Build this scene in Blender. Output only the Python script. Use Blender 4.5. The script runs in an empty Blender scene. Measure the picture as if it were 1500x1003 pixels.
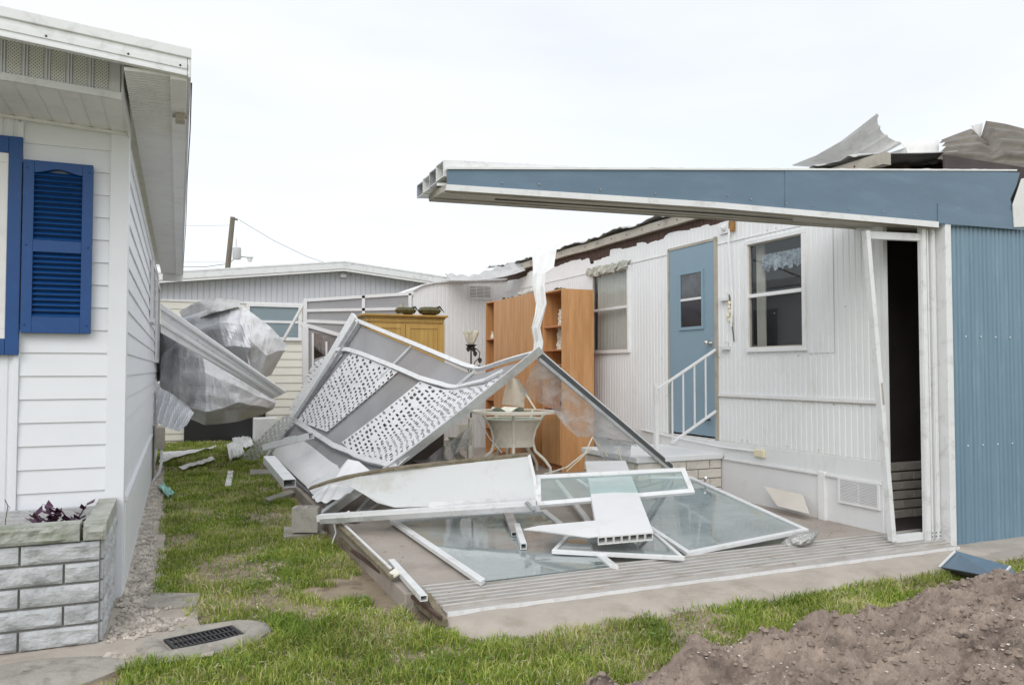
import bpy, bmesh, math, random
import numpy as np
from mathutils import Vector, Matrix, noise
random.seed(7); rng = np.random.default_rng(7)
scene = bpy.context.scene
C = scene.collection
# ------------------------------------------------------------ camera
FPX = 1150.0; CAMH = 1.45
YAW = math.atan(495/FPX); PIT = math.atan(39.5/FPX)
Fv = Vector((math.sin(YAW)*math.cos(PIT), math.cos(YAW)*math.cos(PIT), math.sin(PIT)))
Rv = Vector((math.cos(YAW), -math.sin(YAW), 0)); Uv = Rv.cross(Fv)
EYE = Vector((0, 0, CAMH))
cam = bpy.data.cameras.new('camera'); camo = bpy.data.objects.new('camera', cam); C.objects.link(camo)
camo.location = EYE; camo.rotation_euler = (math.pi/2+PIT, 0, -YAW)
cam.lens = 36*FPX/1500; cam.sensor_width = 36; cam.clip_end = 2000; cam.clip_start = .05
scene.camera = camo
# ------------------------------------------------------------ light: overcast day
w = bpy.data.worlds.new("World"); scene.world = w; w.use_nodes = True
nt = w.node_tree; nt.nodes.clear()
SUN_EL, SUN_AZ = 38, 216      # sun behind the camera and a little to the left, veiled by cloud
sky = nt.nodes.new('ShaderNodeTexSky'); sky.sky_type = 'NISHITA'; sky.sun_disc = False
sky.sun_elevation = math.radians(SUN_EL); sky.sun_rotation = math.radians(SUN_AZ)
bg1 = nt.nodes.new('ShaderNodeBackground'); bg1.inputs[1].default_value = .035
nt.links.new(sky.outputs[0], bg1.inputs[0])
tc = nt.nodes.new('ShaderNodeTexCoord'); sp = nt.nodes.new('ShaderNodeSeparateXYZ'); nt.links.new(tc.outputs['Generated'], sp.inputs[0])
rp = nt.nodes.new('ShaderNodeValToRGB')
rp.color_ramp.elements[0].position = 0; rp.color_ramp.elements[0].color = (.585, .585, .59, 1)
rp.color_ramp.elements[1].position = 1; rp.color_ramp.elements[1].color = (.80, .81, .82, 1)
e = rp.color_ramp.elements.new(.42); e.color = (.60, .605, .61, 1)
nt.links.new(sp.outputs[2], rp.inputs[0])
mp = nt.nodes.new('ShaderNodeMapping'); mp.inputs['Scale'].default_value = (1.2, 1.2, 4.5); nt.links.new(tc.outputs['Generated'], mp.inputs[0])
nz = nt.nodes.new('ShaderNodeTexNoise'); nz.inputs['Scale'].default_value = 1.7; nz.inputs['Detail'].default_value = 5; nt.links.new(mp.outputs[0], nz.inputs[0])
mr = nt.nodes.new('ShaderNodeMapRange'); mr.inputs[1].default_value = .3; mr.inputs[2].default_value = .7; mr.inputs[3].default_value = .90; mr.inputs[4].default_value = 1.04
nt.links.new(nz.outputs[0], mr.inputs[0])
vm = nt.nodes.new('ShaderNodeVectorMath'); vm.operation = 'SCALE'; nt.links.new(rp.outputs[0], vm.inputs[0]); nt.links.new(mr.outputs[0], vm.inputs['Scale'])
bg2 = nt.nodes.new('ShaderNodeBackground'); bg2.inputs[1].default_value = 1.38; nt.links.new(vm.outputs[0], bg2.inputs[0])
ads = nt.nodes.new('ShaderNodeAddShader'); nt.links.new(bg1.outputs[0], ads.inputs[0]); nt.links.new(bg2.outputs[0], ads.inputs[1])
wo = nt.nodes.new('ShaderNodeOutputWorld'); nt.links.new(ads.outputs[0], wo.inputs[0])
sl = bpy.data.lights.new('sun', 'SUN'); sl.energy = 1.05; sl.angle = math.radians(40); sl.color = (1, .98, .95)
so = bpy.data.objects.new('sun', sl); C.objects.link(so)
az, el = math.radians(SUN_AZ), math.radians(SUN_EL)
sd = Vector((math.sin(az)*math.cos(el), math.cos(az)*math.cos(el), math.sin(el)))
so.rotation_euler = (-sd).to_track_quat('-Z', 'Y').to_euler(); so.location = (0, 0, 20)
scene.view_settings.view_transform = 'Standard'; scene.view_settings.look = 'None'
scene.view_settings.exposure = .15; scene.view_settings.gamma = 1
scene.cycles.max_bounces = 8; scene.cycles.transparent_max_bounces = 24
# ------------------------------------------------------------ photo measuring helpers
def ray(px, py): return Fv + Rv*((px-750)/FPX) + Uv*((501.5-py)/FPX)
def P(px, py, X=None, Y=None, Z=None, d=None):
    D = ray(px, py)
    if d is not None: t = d
    elif X is not None: t = X/D.x
    elif Y is not None: t = Y/D.y
    else: t = (Z-CAMH)/D.z
    return EYE + D*t
def proj(p):
    v = p-EYE; d = v.dot(Fv)
    return 750+FPX*v.dot(Rv)/d, 501.5-FPX*v.dot(Uv)/d
def D3(l): return [P(x, y, d=d) for x, y, d in l]
# ------------------------------------------------------------ mesh builder
class MB:
    def __init__(s): s.v = []; s.f = []
    def add(s, vs, fs):
        n = len(s.v); s.v += [Vector(v) for v in vs]; s.f += [[i+n for i in f] for f in fs]; return s
    def box(s, a, b):
        x0, y0, z0 = a; x1, y1, z1 = b
        if x0 > x1: x0, x1 = x1, x0
        if y0 > y1: y0, y1 = y1, y0
        if z0 > z1: z0, z1 = z1, z0
        return s.add([(x0,y0,z0),(x1,y0,z0),(x1,y1,z0),(x0,y1,z0),(x0,y0,z1),(x1,y0,z1),(x1,y1,z1),(x0,y1,z1)],
                     [(0,3,2,1),(4,5,6,7),(0,1,5,4),(1,2,6,5),(2,3,7,6),(3,0,4,7)])
    def loft(s, A, B, caps=True):
        n = len(A)
        return s.add(list(A)+list(B), [(i, (i+1) % n, (i+1) % n+n, i+n) for i in range(n)] + ([tuple(range(n))[::-1], tuple(range(n, 2*n))] if caps else []))
    def loops(s, L, caps=True, closed=False):
        n = len(L[0]); vs = [v for l in L for v in l]; fs = []
        m = len(L)
        for k in range(m if closed else m-1):
            k2 = (k+1) % m
            for i in range(n): fs.append((k*n+i, k*n+(i+1) % n, k2*n+(i+1) % n, k2*n+i))
        if caps and not closed: fs += [tuple(range(n))[::-1], tuple(range((m-1)*n, m*n))]
        return s.add(vs, fs)
    def prism(s, pts, vec):
        v = Vector(vec); pts = [Vector(p) for p in pts]
        return s.loft(pts, [p+v for p in pts])
    def beam(s, a, b, w, h, up=(0, 0, 1), open_=False, t=.003):
        a = Vector(a); b = Vector(b); d = (b-a).normalized(); u = Vector(up); r = d.cross(u)
        if r.length < 1e-4: r = d.cross(Vector((1, 0, 0)))
        r.normalize(); u = r.cross(d).normalized()
        def ring(c, ww, hh): return [c+r*x*ww/2+u*y*hh/2 for x, y in ((-1,-1),(1,-1),(1,1),(-1,1))]
        if not open_: return s.loft(ring(a, w, h), ring(b, w, h))
        o0, o1, i0, i1 = ring(a, w, h), ring(b, w, h), ring(a, w-2*t, h-2*t), ring(b, w-2*t, h-2*t)
        return s.loops([o0, o1, i1, i0], closed=True)
    def extrude(s, prof, a, b, up=(0, 0, 1)):
        "profile of (right, up) points carried from a to b"
        a = Vector(a); b = Vector(b); d = (b-a).normalized(); r = d.cross(Vector(up)).normalized(); u = r.cross(d)
        return s.loft([a+r*x+u*y for x, y in prof], [b+r*x+u*y for x, y in prof])
    def tube(s, pts, rad, n=8, caps=True):
        pts = [Vector(p) for p in pts]; L = []
        rads = rad if isinstance(rad, (list, tuple)) else [rad]*len(pts)
        ref = None
        for i, p in enumerate(pts):
            d = (pts[min(i+1, len(pts)-1)]-pts[max(i-1, 0)]).normalized()
            if ref is None: ref = d.orthogonal().normalized()
            ref = (ref-d*ref.dot(d)).normalized(); q = d.cross(ref)
            L.append([p+(ref*math.cos(6.2832*k/n)+q*math.sin(6.2832*k/n))*rads[i] for k in range(n)])
        return s.loops(L, caps)
    def lathe(s, c, prof, n=24, ax=1, ay=1):
        c = Vector(c)
        return s.loops([[c+Vector((math.cos(6.2832*k/n)*r*ax, math.sin(6.2832*k/n)*r*ay, z)) for k in range(n)] for r, z in prof])
    def sphere(s, c, r, n=8, m=5, sq=(1, 1, 1)):
        c = Vector(c)
        L = [[c+Vector((math.cos(6.2832*k/n)*math.sin(a)*r*sq[0], math.sin(6.2832*k/n)*math.sin(a)*r*sq[1], -math.cos(a)*r*sq[2])) for k in range(n)] for a in [math.pi*(j+.25)/(m+.5) for j in range(m+1)]]
        return s.loops(L)
    def grid(s, fn, nu, nv, th=None):
        "sheet fn(u,v); th = thickness vector makes it solid"
        G = [[Vector(fn(i/nu, j/nv)) for i in range(nu+1)] for j in range(nv+1)]
        vs = [p for r in G for p in r]; W = nu+1
        fs = [(j*W+i, j*W+i+1, (j+1)*W+i+1, (j+1)*W+i) for j in range(nv) for i in range(nu)]
        if th is None: return s.add(vs, fs)
        t = Vector(th); N = len(vs)
        fs2 = [tuple(x+N for x in f[::-1]) for f in fs]
        rim = [i for i in range(nu)]+[nu+j*W for j in range(nv)]+[nv*W+nu-i for i in range(nu)]+[(nv-j)*W for j in range(nv)]
        side = [(rim[(k+1) % len(rim)], rim[k], rim[k]+N, rim[(k+1) % len(rim)]+N) for k in range(len(rim))]
        return s.add(vs+[v+t for v in vs], fs+fs2+side)
    def build(s, name, m, parent=None, smooth=False, bevel=0, origin=None):
        me = bpy.data.meshes.new(name)
        if parent is None:
            if origin is None:
                zs = min(v.z for v in s.v); cx = sum(v.x for v in s.v)/len(s.v); cy = sum(v.y for v in s.v)/len(s.v); origin = Vector((cx, cy, zs))
            vs = [v-Vector(origin) for v in s.v]
        else: vs = [v-ORG[ROOT(parent)] for v in s.v]
        me.from_pydata([tuple(v) for v in vs], [], s.f); me.update()
        bm = bmesh.new(); bm.from_mesh(me); bmesh.ops.recalc_face_normals(bm, faces=bm.faces[:]); bm.to_mesh(me); bm.free()
        o = bpy.data.objects.new(name, me); C.objects.link(o)
        if parent: o.parent = parent
        else: o.location = origin; ORG[o.name] = Vector(origin)
        if m: me.materials.append(m)
        if smooth:
            me.shade_smooth()
            try: me.set_sharp_from_angle(angle=math.radians(35))
            except Exception: pass
        if bevel:
            b = o.modifiers.new('bevel', 'BEVEL'); b.width = bevel; b.segments = 2; b.limit_method = 'ANGLE'
        return o
ORG = {}
def ROOT(o):
    while o.parent: o = o.parent
    return o.name
def tag(o, label=None, cat=None, group=None, kind=None):
    for k, v in (('label', label), ('category', cat), ('group', group), ('kind', kind)):
        if v: o[k] = v
    return o
def thing(name, label, cat, loc, group=None):
    o = bpy.data.objects.new(name, None); C.objects.link(o); o.location = loc; o.empty_display_size = .1
    ORG[o.name] = Vector(loc); return tag(o, label, cat, group)
def lerp(a, b, t): return a+(b-a)*t
def nz3(p, s=1.0): return noise.noise(Vector(p)*s)
def quad(c, u, v):
    "bilinear point in a quad given TL,TR,BR,BL"
    return lerp(lerp(c[0], c[1], u), lerp(c[3], c[2], u), v)
# ------------------------------------------------------------ materials
def S(r, g, b):
    f = lambda c: (c/255/12.92 if c/255 <= .04045 else ((c/255+.055)/1.055)**2.4)
    return (f(r), f(g), f(b))
def mat(name, col, rough=.6, metal=0, var=.06, scale=2.5, dirt=None, dirtamt=.3, dscale=3, stretch=(1, 1, 1), bump=0, bscale=60, spec=.5, bstretch=None, dth=.5):
    m = bpy.data.materials.new(name); m.use_nodes = True; n = m.node_tree.nodes; l = m.node_tree.links
    b = n['Principled BSDF']; b.inputs['Roughness'].default_value = rough; b.inputs['Metallic'].default_value = metal
    b.inputs['Specular IOR Level'].default_value = spec
    tc = n.new('ShaderNodeTexCoord'); mp = n.new('ShaderNodeMapping'); mp.inputs['Scale'].default_value = stretch; l.new(tc.outputs['Object'], mp.inputs[0])
    a = n.new('ShaderNodeTexNoise'); a.inputs['Scale'].default_value = scale; a.inputs['Detail'].default_value = 6; a.inputs['Roughness'].default_value = .6; l.new(mp.outputs[0], a.inputs[0])
    r = n.new('ShaderNodeMapRange'); r.inputs[1].default_value = .3; r.inputs[2].default_value = .7; r.inputs[3].default_value = 1-var; r.inputs[4].default_value = 1+var; l.new(a.outputs[0], r.inputs[0])
    vm = n.new('ShaderNodeVectorMath'); vm.operation = 'SCALE'; vm.inputs[0].default_value = col; l.new(r.outputs[0], vm.inputs['Scale']); out = vm.outputs[0]
    if dirt:
        d = n.new('ShaderNodeTexNoise'); d.inputs['Scale'].default_value = dscale; d.inputs['Detail'].default_value = 8; d.inputs['Roughness'].default_value = .68
        mp2 = n.new('ShaderNodeMapping'); mp2.inputs['Scale'].default_value = stretch; mp2.inputs['Location'].default_value = (3.1, 7.7, 1.3); l.new(tc.outputs['Object'], mp2.inputs[0]); l.new(mp2.outputs[0], d.inputs[0])
        q = n.new('ShaderNodeMapRange'); q.inputs[1].default_value = dth; q.inputs[2].default_value = dth+.2; q.inputs[3].default_value = 0; q.inputs[4].default_value = dirtamt; l.new(d.outputs[0], q.inputs[0])
        mx = n.new('ShaderNodeMix'); mx.data_type = 'RGBA'; l.new(q.outputs[0], mx.inputs[0]); l.new(out, mx.inputs[6]); mx.inputs[7].default_value = (*dirt, 1); out = mx.outputs[2]
    l.new(out, b.inputs['Base Color'])
    rr = n.new('ShaderNodeMapRange'); rr.inputs[3].default_value = max(0, rough-.07); rr.inputs[4].default_value = min(1, rough+.1); l.new(a.outputs[0], rr.inputs[0]); l.new(rr.outputs[0], b.inputs['Roughness'])
    if bump:
        t = n.new('ShaderNodeTexNoise'); t.inputs['Scale'].default_value = bscale; t.inputs['Detail'].default_value = 6
        mp3 = n.new('ShaderNodeMapping'); mp3.inputs['Scale'].default_value = bstretch or (1, 1, 1); l.new(tc.outputs['Object'], mp3.inputs[0]); l.new(mp3.outputs[0], t.inputs[0])
        bp = n.new('ShaderNodeBump'); bp.inputs['Strength'].default_value = bump; bp.inputs['Distance'].default_value = .01; l.new(t.outputs[0], bp.inputs['Height']); l.new(bp.outputs[0], b.inputs['Normal'])
    return m
def glassmat(name, tint, dust, dustcol, rough=.02, dscale=1.5, spec=1.0, refl=(.9,.95,.95), solid=.0):
    "thin pane: tinted transparency + fresnel gloss + a film of dust"
    m = bpy.data.materials.new(name); m.use_nodes = True; n = m.node_tree.nodes; l = m.node_tree.links; n.clear()
    o = n.new('ShaderNodeOutputMaterial'); tr = n.new('ShaderNodeBsdfTransparent'); tr.inputs[0].default_value = (*tint, 1)
    gl = n.new('ShaderNodeBsdfGlossy'); gl.inputs[0].default_value = (*refl, 1); gl.inputs[1].default_value = rough
    ge = n.new('ShaderNodeNewGeometry'); dt = n.new('ShaderNodeVectorMath'); dt.operation = 'DOT_PRODUCT'; l.new(ge.outputs['Incoming'], dt.inputs[0]); l.new(ge.outputs['Normal'], dt.inputs[1])
    ab = n.new('ShaderNodeMath'); ab.operation = 'ABSOLUTE'; l.new(dt.outputs['Value'], ab.inputs[0])
    om = n.new('ShaderNodeMath'); om.operation = 'SUBTRACT'; om.inputs[0].default_value = 1; l.new(ab.outputs[0], om.inputs[1])
    pw = n.new('ShaderNodeMath'); pw.operation = 'POWER'; pw.inputs[1].default_value = 5; l.new(om.outputs[0], pw.inputs[0])
    mu = n.new('ShaderNodeMath'); mu.operation = 'MULTIPLY_ADD'; mu.inputs[1].default_value = .9*spec; mu.inputs[2].default_value = .07*spec; mu.use_clamp = True; l.new(pw.outputs[0], mu.inputs[0])
    m1 = n.new('ShaderNodeMixShader'); l.new(mu.outputs[0], m1.inputs[0]); l.new(tr.outputs[0], m1.inputs[1]); l.new(gl.outputs[0], m1.inputs[2])
    df = n.new('ShaderNodeBsdfDiffuse'); df.inputs[0].default_value = (*dustcol, 1)
    tc = n.new('ShaderNodeTexCoord'); nz = n.new('ShaderNodeTexNoise'); nz.inputs['Scale'].default_value = dscale; nz.inputs['Detail'].default_value = 7; nz.inputs['Distortion'].default_value = .6; l.new(tc.outputs['Object'], nz.inputs[0])
    mr = n.new('ShaderNodeMapRange'); mr.inputs[1].default_value = .35; mr.inputs[2].default_value = .68; mr.inputs[3].default_value = dust*.35+solid; mr.inputs[4].default_value = min(1, dust*1.5+solid); l.new(nz.outputs[0], mr.inputs[0])
    m2 = n.new('ShaderNodeMixShader'); l.new(mr.outputs[0], m2.inputs[0]); l.new(m1.outputs[0], m2.inputs[1]); l.new(df.outputs[0], m2.inputs[2]); l.new(m2.outputs[0], o.inputs[0])
    return m
def woodmat(name, col, col2, sc=(6, 6, .6), rough=.45, amt=.7):
    m = mat(name, col, rough, var=.08, dirt=col2, dirtamt=amt, dscale=2.2, stretch=sc, bump=.05, bscale=40, dth=.4); return m
M = {}
M['siding'] = mat('white_vinyl', (.79, .81, .84), .45, var=.02, dirt=(.62,.63,.64), dirtamt=.15, dscale=1.2, bump=.03, bscale=30)
M['undersoffit'] = mat('stained_taupe_underside', S(176, 170, 158), .6, var=.08, dirt=S(120,112,100), dirtamt=.6, dscale=3, stretch=(.6,4,4))
M['sidingold'] = mat('weathered_white', (.76, .77, .77), .5, var=.03, dirt=(.45,.44,.41), dirtamt=.45, dscale=3, stretch=(1,1,.35))
M['soffit'] = mat('soffit_white', (.82, .82, .81), .5, var=.04, dirt=(.6,.59,.56), dirtamt=.4, dscale=5)
M['blue'] = mat('royal_blue_paint', S(20, 72, 132), .42, var=.08, scale=5, dirt=S(36,92,148), dirtamt=.3, dscale=14, bump=.04)
M['steel_blue'] = mat('blue_painted_metal', S(110, 137, 154), .38, var=.06, scale=2, dirt=S(130,154,170), dirtamt=.7, dscale=4, stretch=(3, 3, .35), bump=.35, bscale=5)
M['fascia_blue'] = mat('blue_fascia_metal', S(98, 120, 138), .42, var=.09, scale=2.2, dirt=S(122,146,164), dirtamt=.3, dscale=3.5, stretch=(.6,1,2.5), bump=.5, bscale=4)
M['door_blue'] = mat('pale_blue_door_paint', S(132, 156, 170), .5, var=.03)
M['alu'] = mat('white_aluminium', (.74, .75, .75), .36, .0, var=.05, dirt=(.40,.39,.36), dirtamt=.55, dscale=9, dth=.52)
M['mill'] = mat('bare_aluminium', (.62, .63, .64), .38, .75, var=.1, scale=6, dirt=(.35,.34,.31), dirtamt=.6, dscale=9)
M['track'] = mat('worn_sill_aluminium', (.46, .44, .415), .6, .15, var=.12, scale=6, dirt=(.36,.30,.24), dirtamt=.75, dscale=6, stretch=(.7, 4, 4), dth=.46)
M['dark_alu'] = mat('grey_seal_rail', (.10, .105, .11), .45, .3, var=.2)
M['wall'] = mat('white_painted_corrugated', (.80, .81, .81), .42, var=.025, dirt=(.55,.53,.47), dirtamt=.35, dscale=2.2, stretch=(1.5,1.5,.7), bump=.08, bscale=9, dth=.55)
M['brown'] = mat('torn_brown_sheathing', S(88, 68, 60), .85, var=.25, scale=9, dirt=S(60,45,40), dirtamt=.6, dscale=14, stretch=(1,2,1), bump=.4)
M['tan'] = mat('taupe_drip_edge', S(172, 165, 152), .5, var=.08, dirt=S(120,112,100), dirtamt=.5, dscale=6)
M['roofmetal'] = mat('galvanised_roofing', (.50, .50, .49), .5, .3, var=.14, scale=3, dirt=(.30,.29,.27), dirtamt=.6, dscale=5, bump=.15, bscale=7)
M['oldmetal'] = mat('stained_dark_roofing', (.17, .15, .125), .5, .45, var=.3, scale=4, dirt=(.30,.29,.27), dirtamt=.5, dscale=3, stretch=(.5,3,3))
M['ribalu'] = mat('scuffed_track_rib', (.60, .59, .57), .5, .1, var=.12, scale=4, dirt=(.30,.26,.22), dirtamt=.8, dscale=5, stretch=(.8, 5, 5), dth=.5)
M['lightmetal'] = mat('dull_zinc_sheet', (.74, .74, .73), .55, .05, var=.1, scale=3, dirt=(.38,.37,.34), dirtamt=.6, dscale=4, bump=.2, bscale=8)
M['crumple'] = mat('crumpled_aluminium_roofing', (.70, .70, .70), .45, .25, var=.12, scale=2.5, dirt=(.30,.28,.25), dirtamt=.6, dscale=2.5, bump=.25, bscale=9, dth=.48)
M['crumpleblue'] = mat('pale_side_of_roofing', (.68, .69, .71), .4, .3, var=.08, scale=3, dirt=(.40,.42,.44), dirtamt=.5, dscale=4, bump=.3, bscale=6)
M['orange'] = woodmat('orange_wood_laminate', S(206, 156, 106), S(184, 130, 80))
M['orange_dark'] = woodmat('inner_wood_laminate', S(196, 132, 88), S(180, 114, 70))
M['yellow'] = woodmat('yellow_pine', S(196, 160, 88), S(178, 138, 70), rough=.4)
M['yellow_trim'] = woodmat('yellow_pine_trim', S(178, 140, 66), S(158, 118, 54))
M['concrete'] = mat('slab_concrete', S(166, 157, 148), .85, var=.1, scale=2, dirt=S(132,120,112), dirtamt=.6, dscale=2.5, bump=.25, bscale=60)
M['paver'] = mat('weathered_paver', S(160, 155, 146), .9, var=.14, scale=8, dirt=S(105,100,92), dirtamt=.7, dscale=9, bump=.6, bscale=70)
M['block'] = mat('cinder_block_grey', S(172, 168, 160), .9, var=.08, scale=10, dirt=S(120,115,108), dirtamt=.5, dscale=15, bump=.6, bscale=90)
M['stone'] = mat('rock_face_grey_brick', S(186, 188, 190), .85, var=.16, scale=6, dirt=S(120,122,122), dirtamt=.7, dscale=7, bump=1, bscale=35, bstretch=(1, 1, 1.6))
M['cap'] = mat('mossy_cap_stone', S(168, 170, 162), .9, var=.15, scale=8, dirt=S(112,118,92), dirtamt=.8, dscale=5, bump=.9, bscale=40)
M['mortar'] = mat('mortar', S(134, 132, 128), .95, var=.1, bump=.5)
M['brickwhite'] = mat('cream_slump_brick', S(214, 208, 198), .8, var=.06, dirt=S(160,150,136), dirtamt=.5, dscale=9, bump=.5, bscale=50)
M['dirt'] = mat('topsoil', S(146, 132, 112), .95, var=.25, scale=3, dirt=S(80,64,50), dirtamt=.8, dscale=5, bump=.9, bscale=25)
M['mound'] = mat('dug_sandy_soil', S(146, 131, 119), .97, var=.3, scale=7, dirt=S(78, 68, 62), dirtamt=.95, dscale=3, bump=1.0, bscale=60, dth=.49, stretch=(1, 1.8, 1))
M['sand'] = mat('pale_sand', S(176, 167, 156), .95, var=.12, scale=4, dirt=S(146,134,120), dirtamt=.6, dscale=4, bump=.5, bscale=70)
M['black'] = mat('black_plastic', (.02, .02, .022), .5, var=.1)
M['iron'] = mat('wrought_iron', (.03, .028, .026), .5, .4, var=.2)
M['cream'] = mat('cream_wicker', S(218, 212, 196), .6, var=.06, bump=.9, bscale=120, dirt=S(170,160,140), dirtamt=.5, dscale=12)
M['creamplain'] = mat('cream_tube', S(226, 222, 208), .45, var=.04, dirt=S(180,172,156), dirtamt=.4, dscale=12)
M['plastic'] = mat('white_lattice_vinyl', (.76, .76, .77), .4, var=.02, dirt=(.55,.55,.55), dirtamt=.3, dscale=4)
M['panel'] = mat('white_sheet_panel', (.76, .765, .77), .4, var=.03, dirt=(.55,.54,.5), dirtamt=.5, dscale=2.4, bump=.12, bscale=5)
M['board'] = mat('off_white_board', S(206, 208, 208), .5, var=.03, dirt=S(170,164,150), dirtamt=.6, dscale=3.2, bump=.1, bscale=6, dth=.54)
M['grime'] = mat('mossy_rotten_edge', S(128, 118, 98), .9, var=.3, scale=12, dirt=S(70,68,50), dirtamt=.8, dscale=20, bump=.7)
M['beige'] = mat('cream_siding', S(222, 219, 208), .5, var=.03)
M['greygable'] = mat('grey_gable_siding', S(198, 200, 204), .5, var=.03)
M['trimwhite'] = mat('white_trim_paint', (.80, .80, .80), .42, var=.02, dirt=(.5,.48,.44), dirtamt=.25, dscale=8)
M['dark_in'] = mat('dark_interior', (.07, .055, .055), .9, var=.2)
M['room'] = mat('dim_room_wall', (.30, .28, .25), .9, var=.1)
M['curtain'] = mat('sheer_curtain', S(196, 192, 182), .9, var=.05, stretch=(9, 9, .5), scale=3, bump=.3, bscale=15)
M['lace'] = mat('lace_valance', S(205, 214, 222), .9, var=.2, scale=30)
M['fabric'] = mat('grey_frilled_cloth', S(186, 186, 176), .9, var=.2, scale=14, dirt=S(110,110,100), dirtamt=.7, dscale=26)
M['foil'] = mat('crinkled_foil', (.5, .5, .48), .4, .8, var=.2, scale=30, bump=1, bscale=90)
M['wood_pole'] = mat('grey_weathered_wood', S(120, 112, 102), .9, var=.2, stretch=(8, 8, .5))
M['teal'] = mat('pale_teal_plastic', S(170, 215, 205), .4, var=.1)
M['purple'] = mat('purple_leaf', S(72, 40, 66), .5, var=.35, scale=12)
M['glasswhite'] = mat('frosted_tulip_glass', S(225, 222, 205), .25, var=.1, scale=20)
M['olive'] = mat('olive_bronze_glass', S(86, 82, 52), .25, .4, var=.3, scale=14)
M['grasswall'] = mat('grey_underside', S(150,152,154), .6)
M['rockpale'] = mat('pale_gravel_stone', S(182, 174, 164), .85, var=.5, scale=9, bump=.4)
M['shell'] = mat('shell_fragment', S(200, 194, 184), .7, var=.3, scale=20)
M['white_film'] = mat('torn_white_vinyl', (.70, .70, .68), .4, var=.04, bump=.15, bscale=12, dirt=(.55,.53,.48), dirtamt=.4, dscale=6)
M['yellowed'] = mat('yellowed_plastic', S(222, 214, 184), .5)
M['knob'] = mat('brushed_knob', (.6, .6, .6), .25, .9)
M['glass'] = glassmat('window_glass', (.92, .95, .96), .03, (.5, .55, .6))
M['bigglass'] = glassmat('dusty_green_glass', (.70, .78, .77), .48, (.44, .48, .48), .05, 1.1, spec=1.7, refl=(.95,.97,.97))
M['sashglass'] = glassmat('thin_green_glass', (.86, .93, .92), .10, (.62, .66, .66), .04, 2.0, spec=.9)
M['vinyl'] = glassmat('crazed_clear_vinyl', (.93, .93, .93), .5, (.75, .76, .77), .12, 5, spec=.6)
M['screen'] = glassmat('grey_insect_screen', (.42, .42, .43), .9, (.38, .38, .39), .5, .8, spec=.15, solid=.35)
M['screenlight'] = glassmat('pale_insect_screen', (.7, .7, .7), .45, (.45, .45, .45), .5, 1.2, spec=.1)
# ------------------------------------------------------------ shared wall builders
def lap_wall(p0, p1, z0, z1, pitch, nrm, proud=.014):
    "horizontal lap siding between two ground points"
    mb = MB(); p0 = Vector(p0); p1 = Vector(p1); n = Vector(nrm); z = z1
    while z > z0+1e-4:
        zb = max(z0, z-pitch)
        a, b = Vector((p0.x, p0.y, z)), Vector((p1.x, p1.y, z)); c, d = Vector((p0.x, p0.y, zb)), Vector((p1.x, p1.y, zb))
        mb.add([a+n*.002, b+n*.002, d+n*proud, c+n*proud, c+n*.0, d+n*.0], [(0, 1, 2, 3), (3, 2, 5, 4)])
        z = zb
    return mb
def ribbed(p0, p1, z0, z1, nrm, pitch=.075, depth=.008, groove=.02, holes=(), ztop=None, zbot=None):
    "vertical ribbed sheet; holes = (s0,s1,z0,z1) along the run"
    mb = MB(); p0 = Vector((p0[0], p0[1], 0)); p1 = Vector((p1[0], p1[1], 0)); L = (p1-p0).length; d = (p1-p0)/L; n = Vector(nrm)
    st = [(0, 0)]; s = pitch-groove
    while s < L:
        st += [(s, 0), (s+groove*.35, 1), (s+groove*.65, 1), (s+groove, 0)]; s += pitch
    st = [(a, b) for a, b in st if a < L]+[(L, 0)]
    def off(s):
        for (a, x), (b, y) in zip(st, st[1:]):
            if a <= s <= b: return x+(y-x)*(s-a)/max(1e-6, b-a)
        return 0
    for h in holes: st += [(h[0], off(h[0])), (h[1], off(h[1]))]
    st = sorted(set((round(a, 5), b) for a, b in st))
    for (a, x), (b, y) in zip(st, st[1:]):
        m = (a+b)/2; iv = []; z = z0
        for h in sorted(holes, key=lambda h: h[2]):
            if h[0] < m < h[1]: iv.append((z, h[2])); z = h[3]
        iv.append((z, z1))
        for k, (za, zb) in enumerate(iv):
            ta = tb = zb; ba = bb = za
            if k == len(iv)-1 and ztop: ta, tb = ztop(a), ztop(b)
            if k == 0 and zbot: ba, bb = zbot(a), zbot(b)
            A = p0+d*a+n*(-depth*x); B = p0+d*b+n*(-depth*y)
            mb.add([(A.x, A.y, ba), (B.x, B.y, bb), (B.x, B.y, tb), (A.x, A.y, ta)], [(0, 1, 2, 3)])
    return mb
def frame_rect(o, u, v, W, H, t, dep, n):
    "picture-frame of four bars; o corner, u/v unit vectors, n outward"
    mb = MB(); o = Vector(o); u = Vector(u); v = Vector(v); n = Vector(n)*dep
    def r(a, b, c, d): mb.prism([o+u*a+v*b, o+u*c+v*b, o+u*c+v*d, o+u*a+v*d], n)
    r(0, 0, W, t); r(0, H-t, W, H); r(0, t, t, H-t); r(W-t, t, W, H-t); return mb
# ------------------------------------------------------------ ground
def gz(x, y):
    return .012*noise.noise(Vector((x*.9, y*.9, 0)))+.006*noise.noise(Vector((x*4, y*4, 3)))-.012
mb = MB()
mb.grid(lambda u, v: (lambda x, y: (x, y, gz(x, y)))(-2.5+u*9.5, 1.5+v*15.8), 150, 230)
g = mb.build('ground', M['dirt'], smooth=True, origin=(0, 0, 0)); tag(g, 'bare brown earth under the patchy lawn between the homes', 'ground', kind='structure')
mb = MB(); mb.add([(-300, -60, -.05), (300, -60, -.05), (300, 600, -.05), (-300, 600, -.05)], [(0, 1, 2, 3)])
g = mb.build('terrain', mat('far_turf', S(142, 142, 122), .95, var=.2, scale=1.2), origin=(0, 0, -.05)); tag(g, kind='structure')
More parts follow.
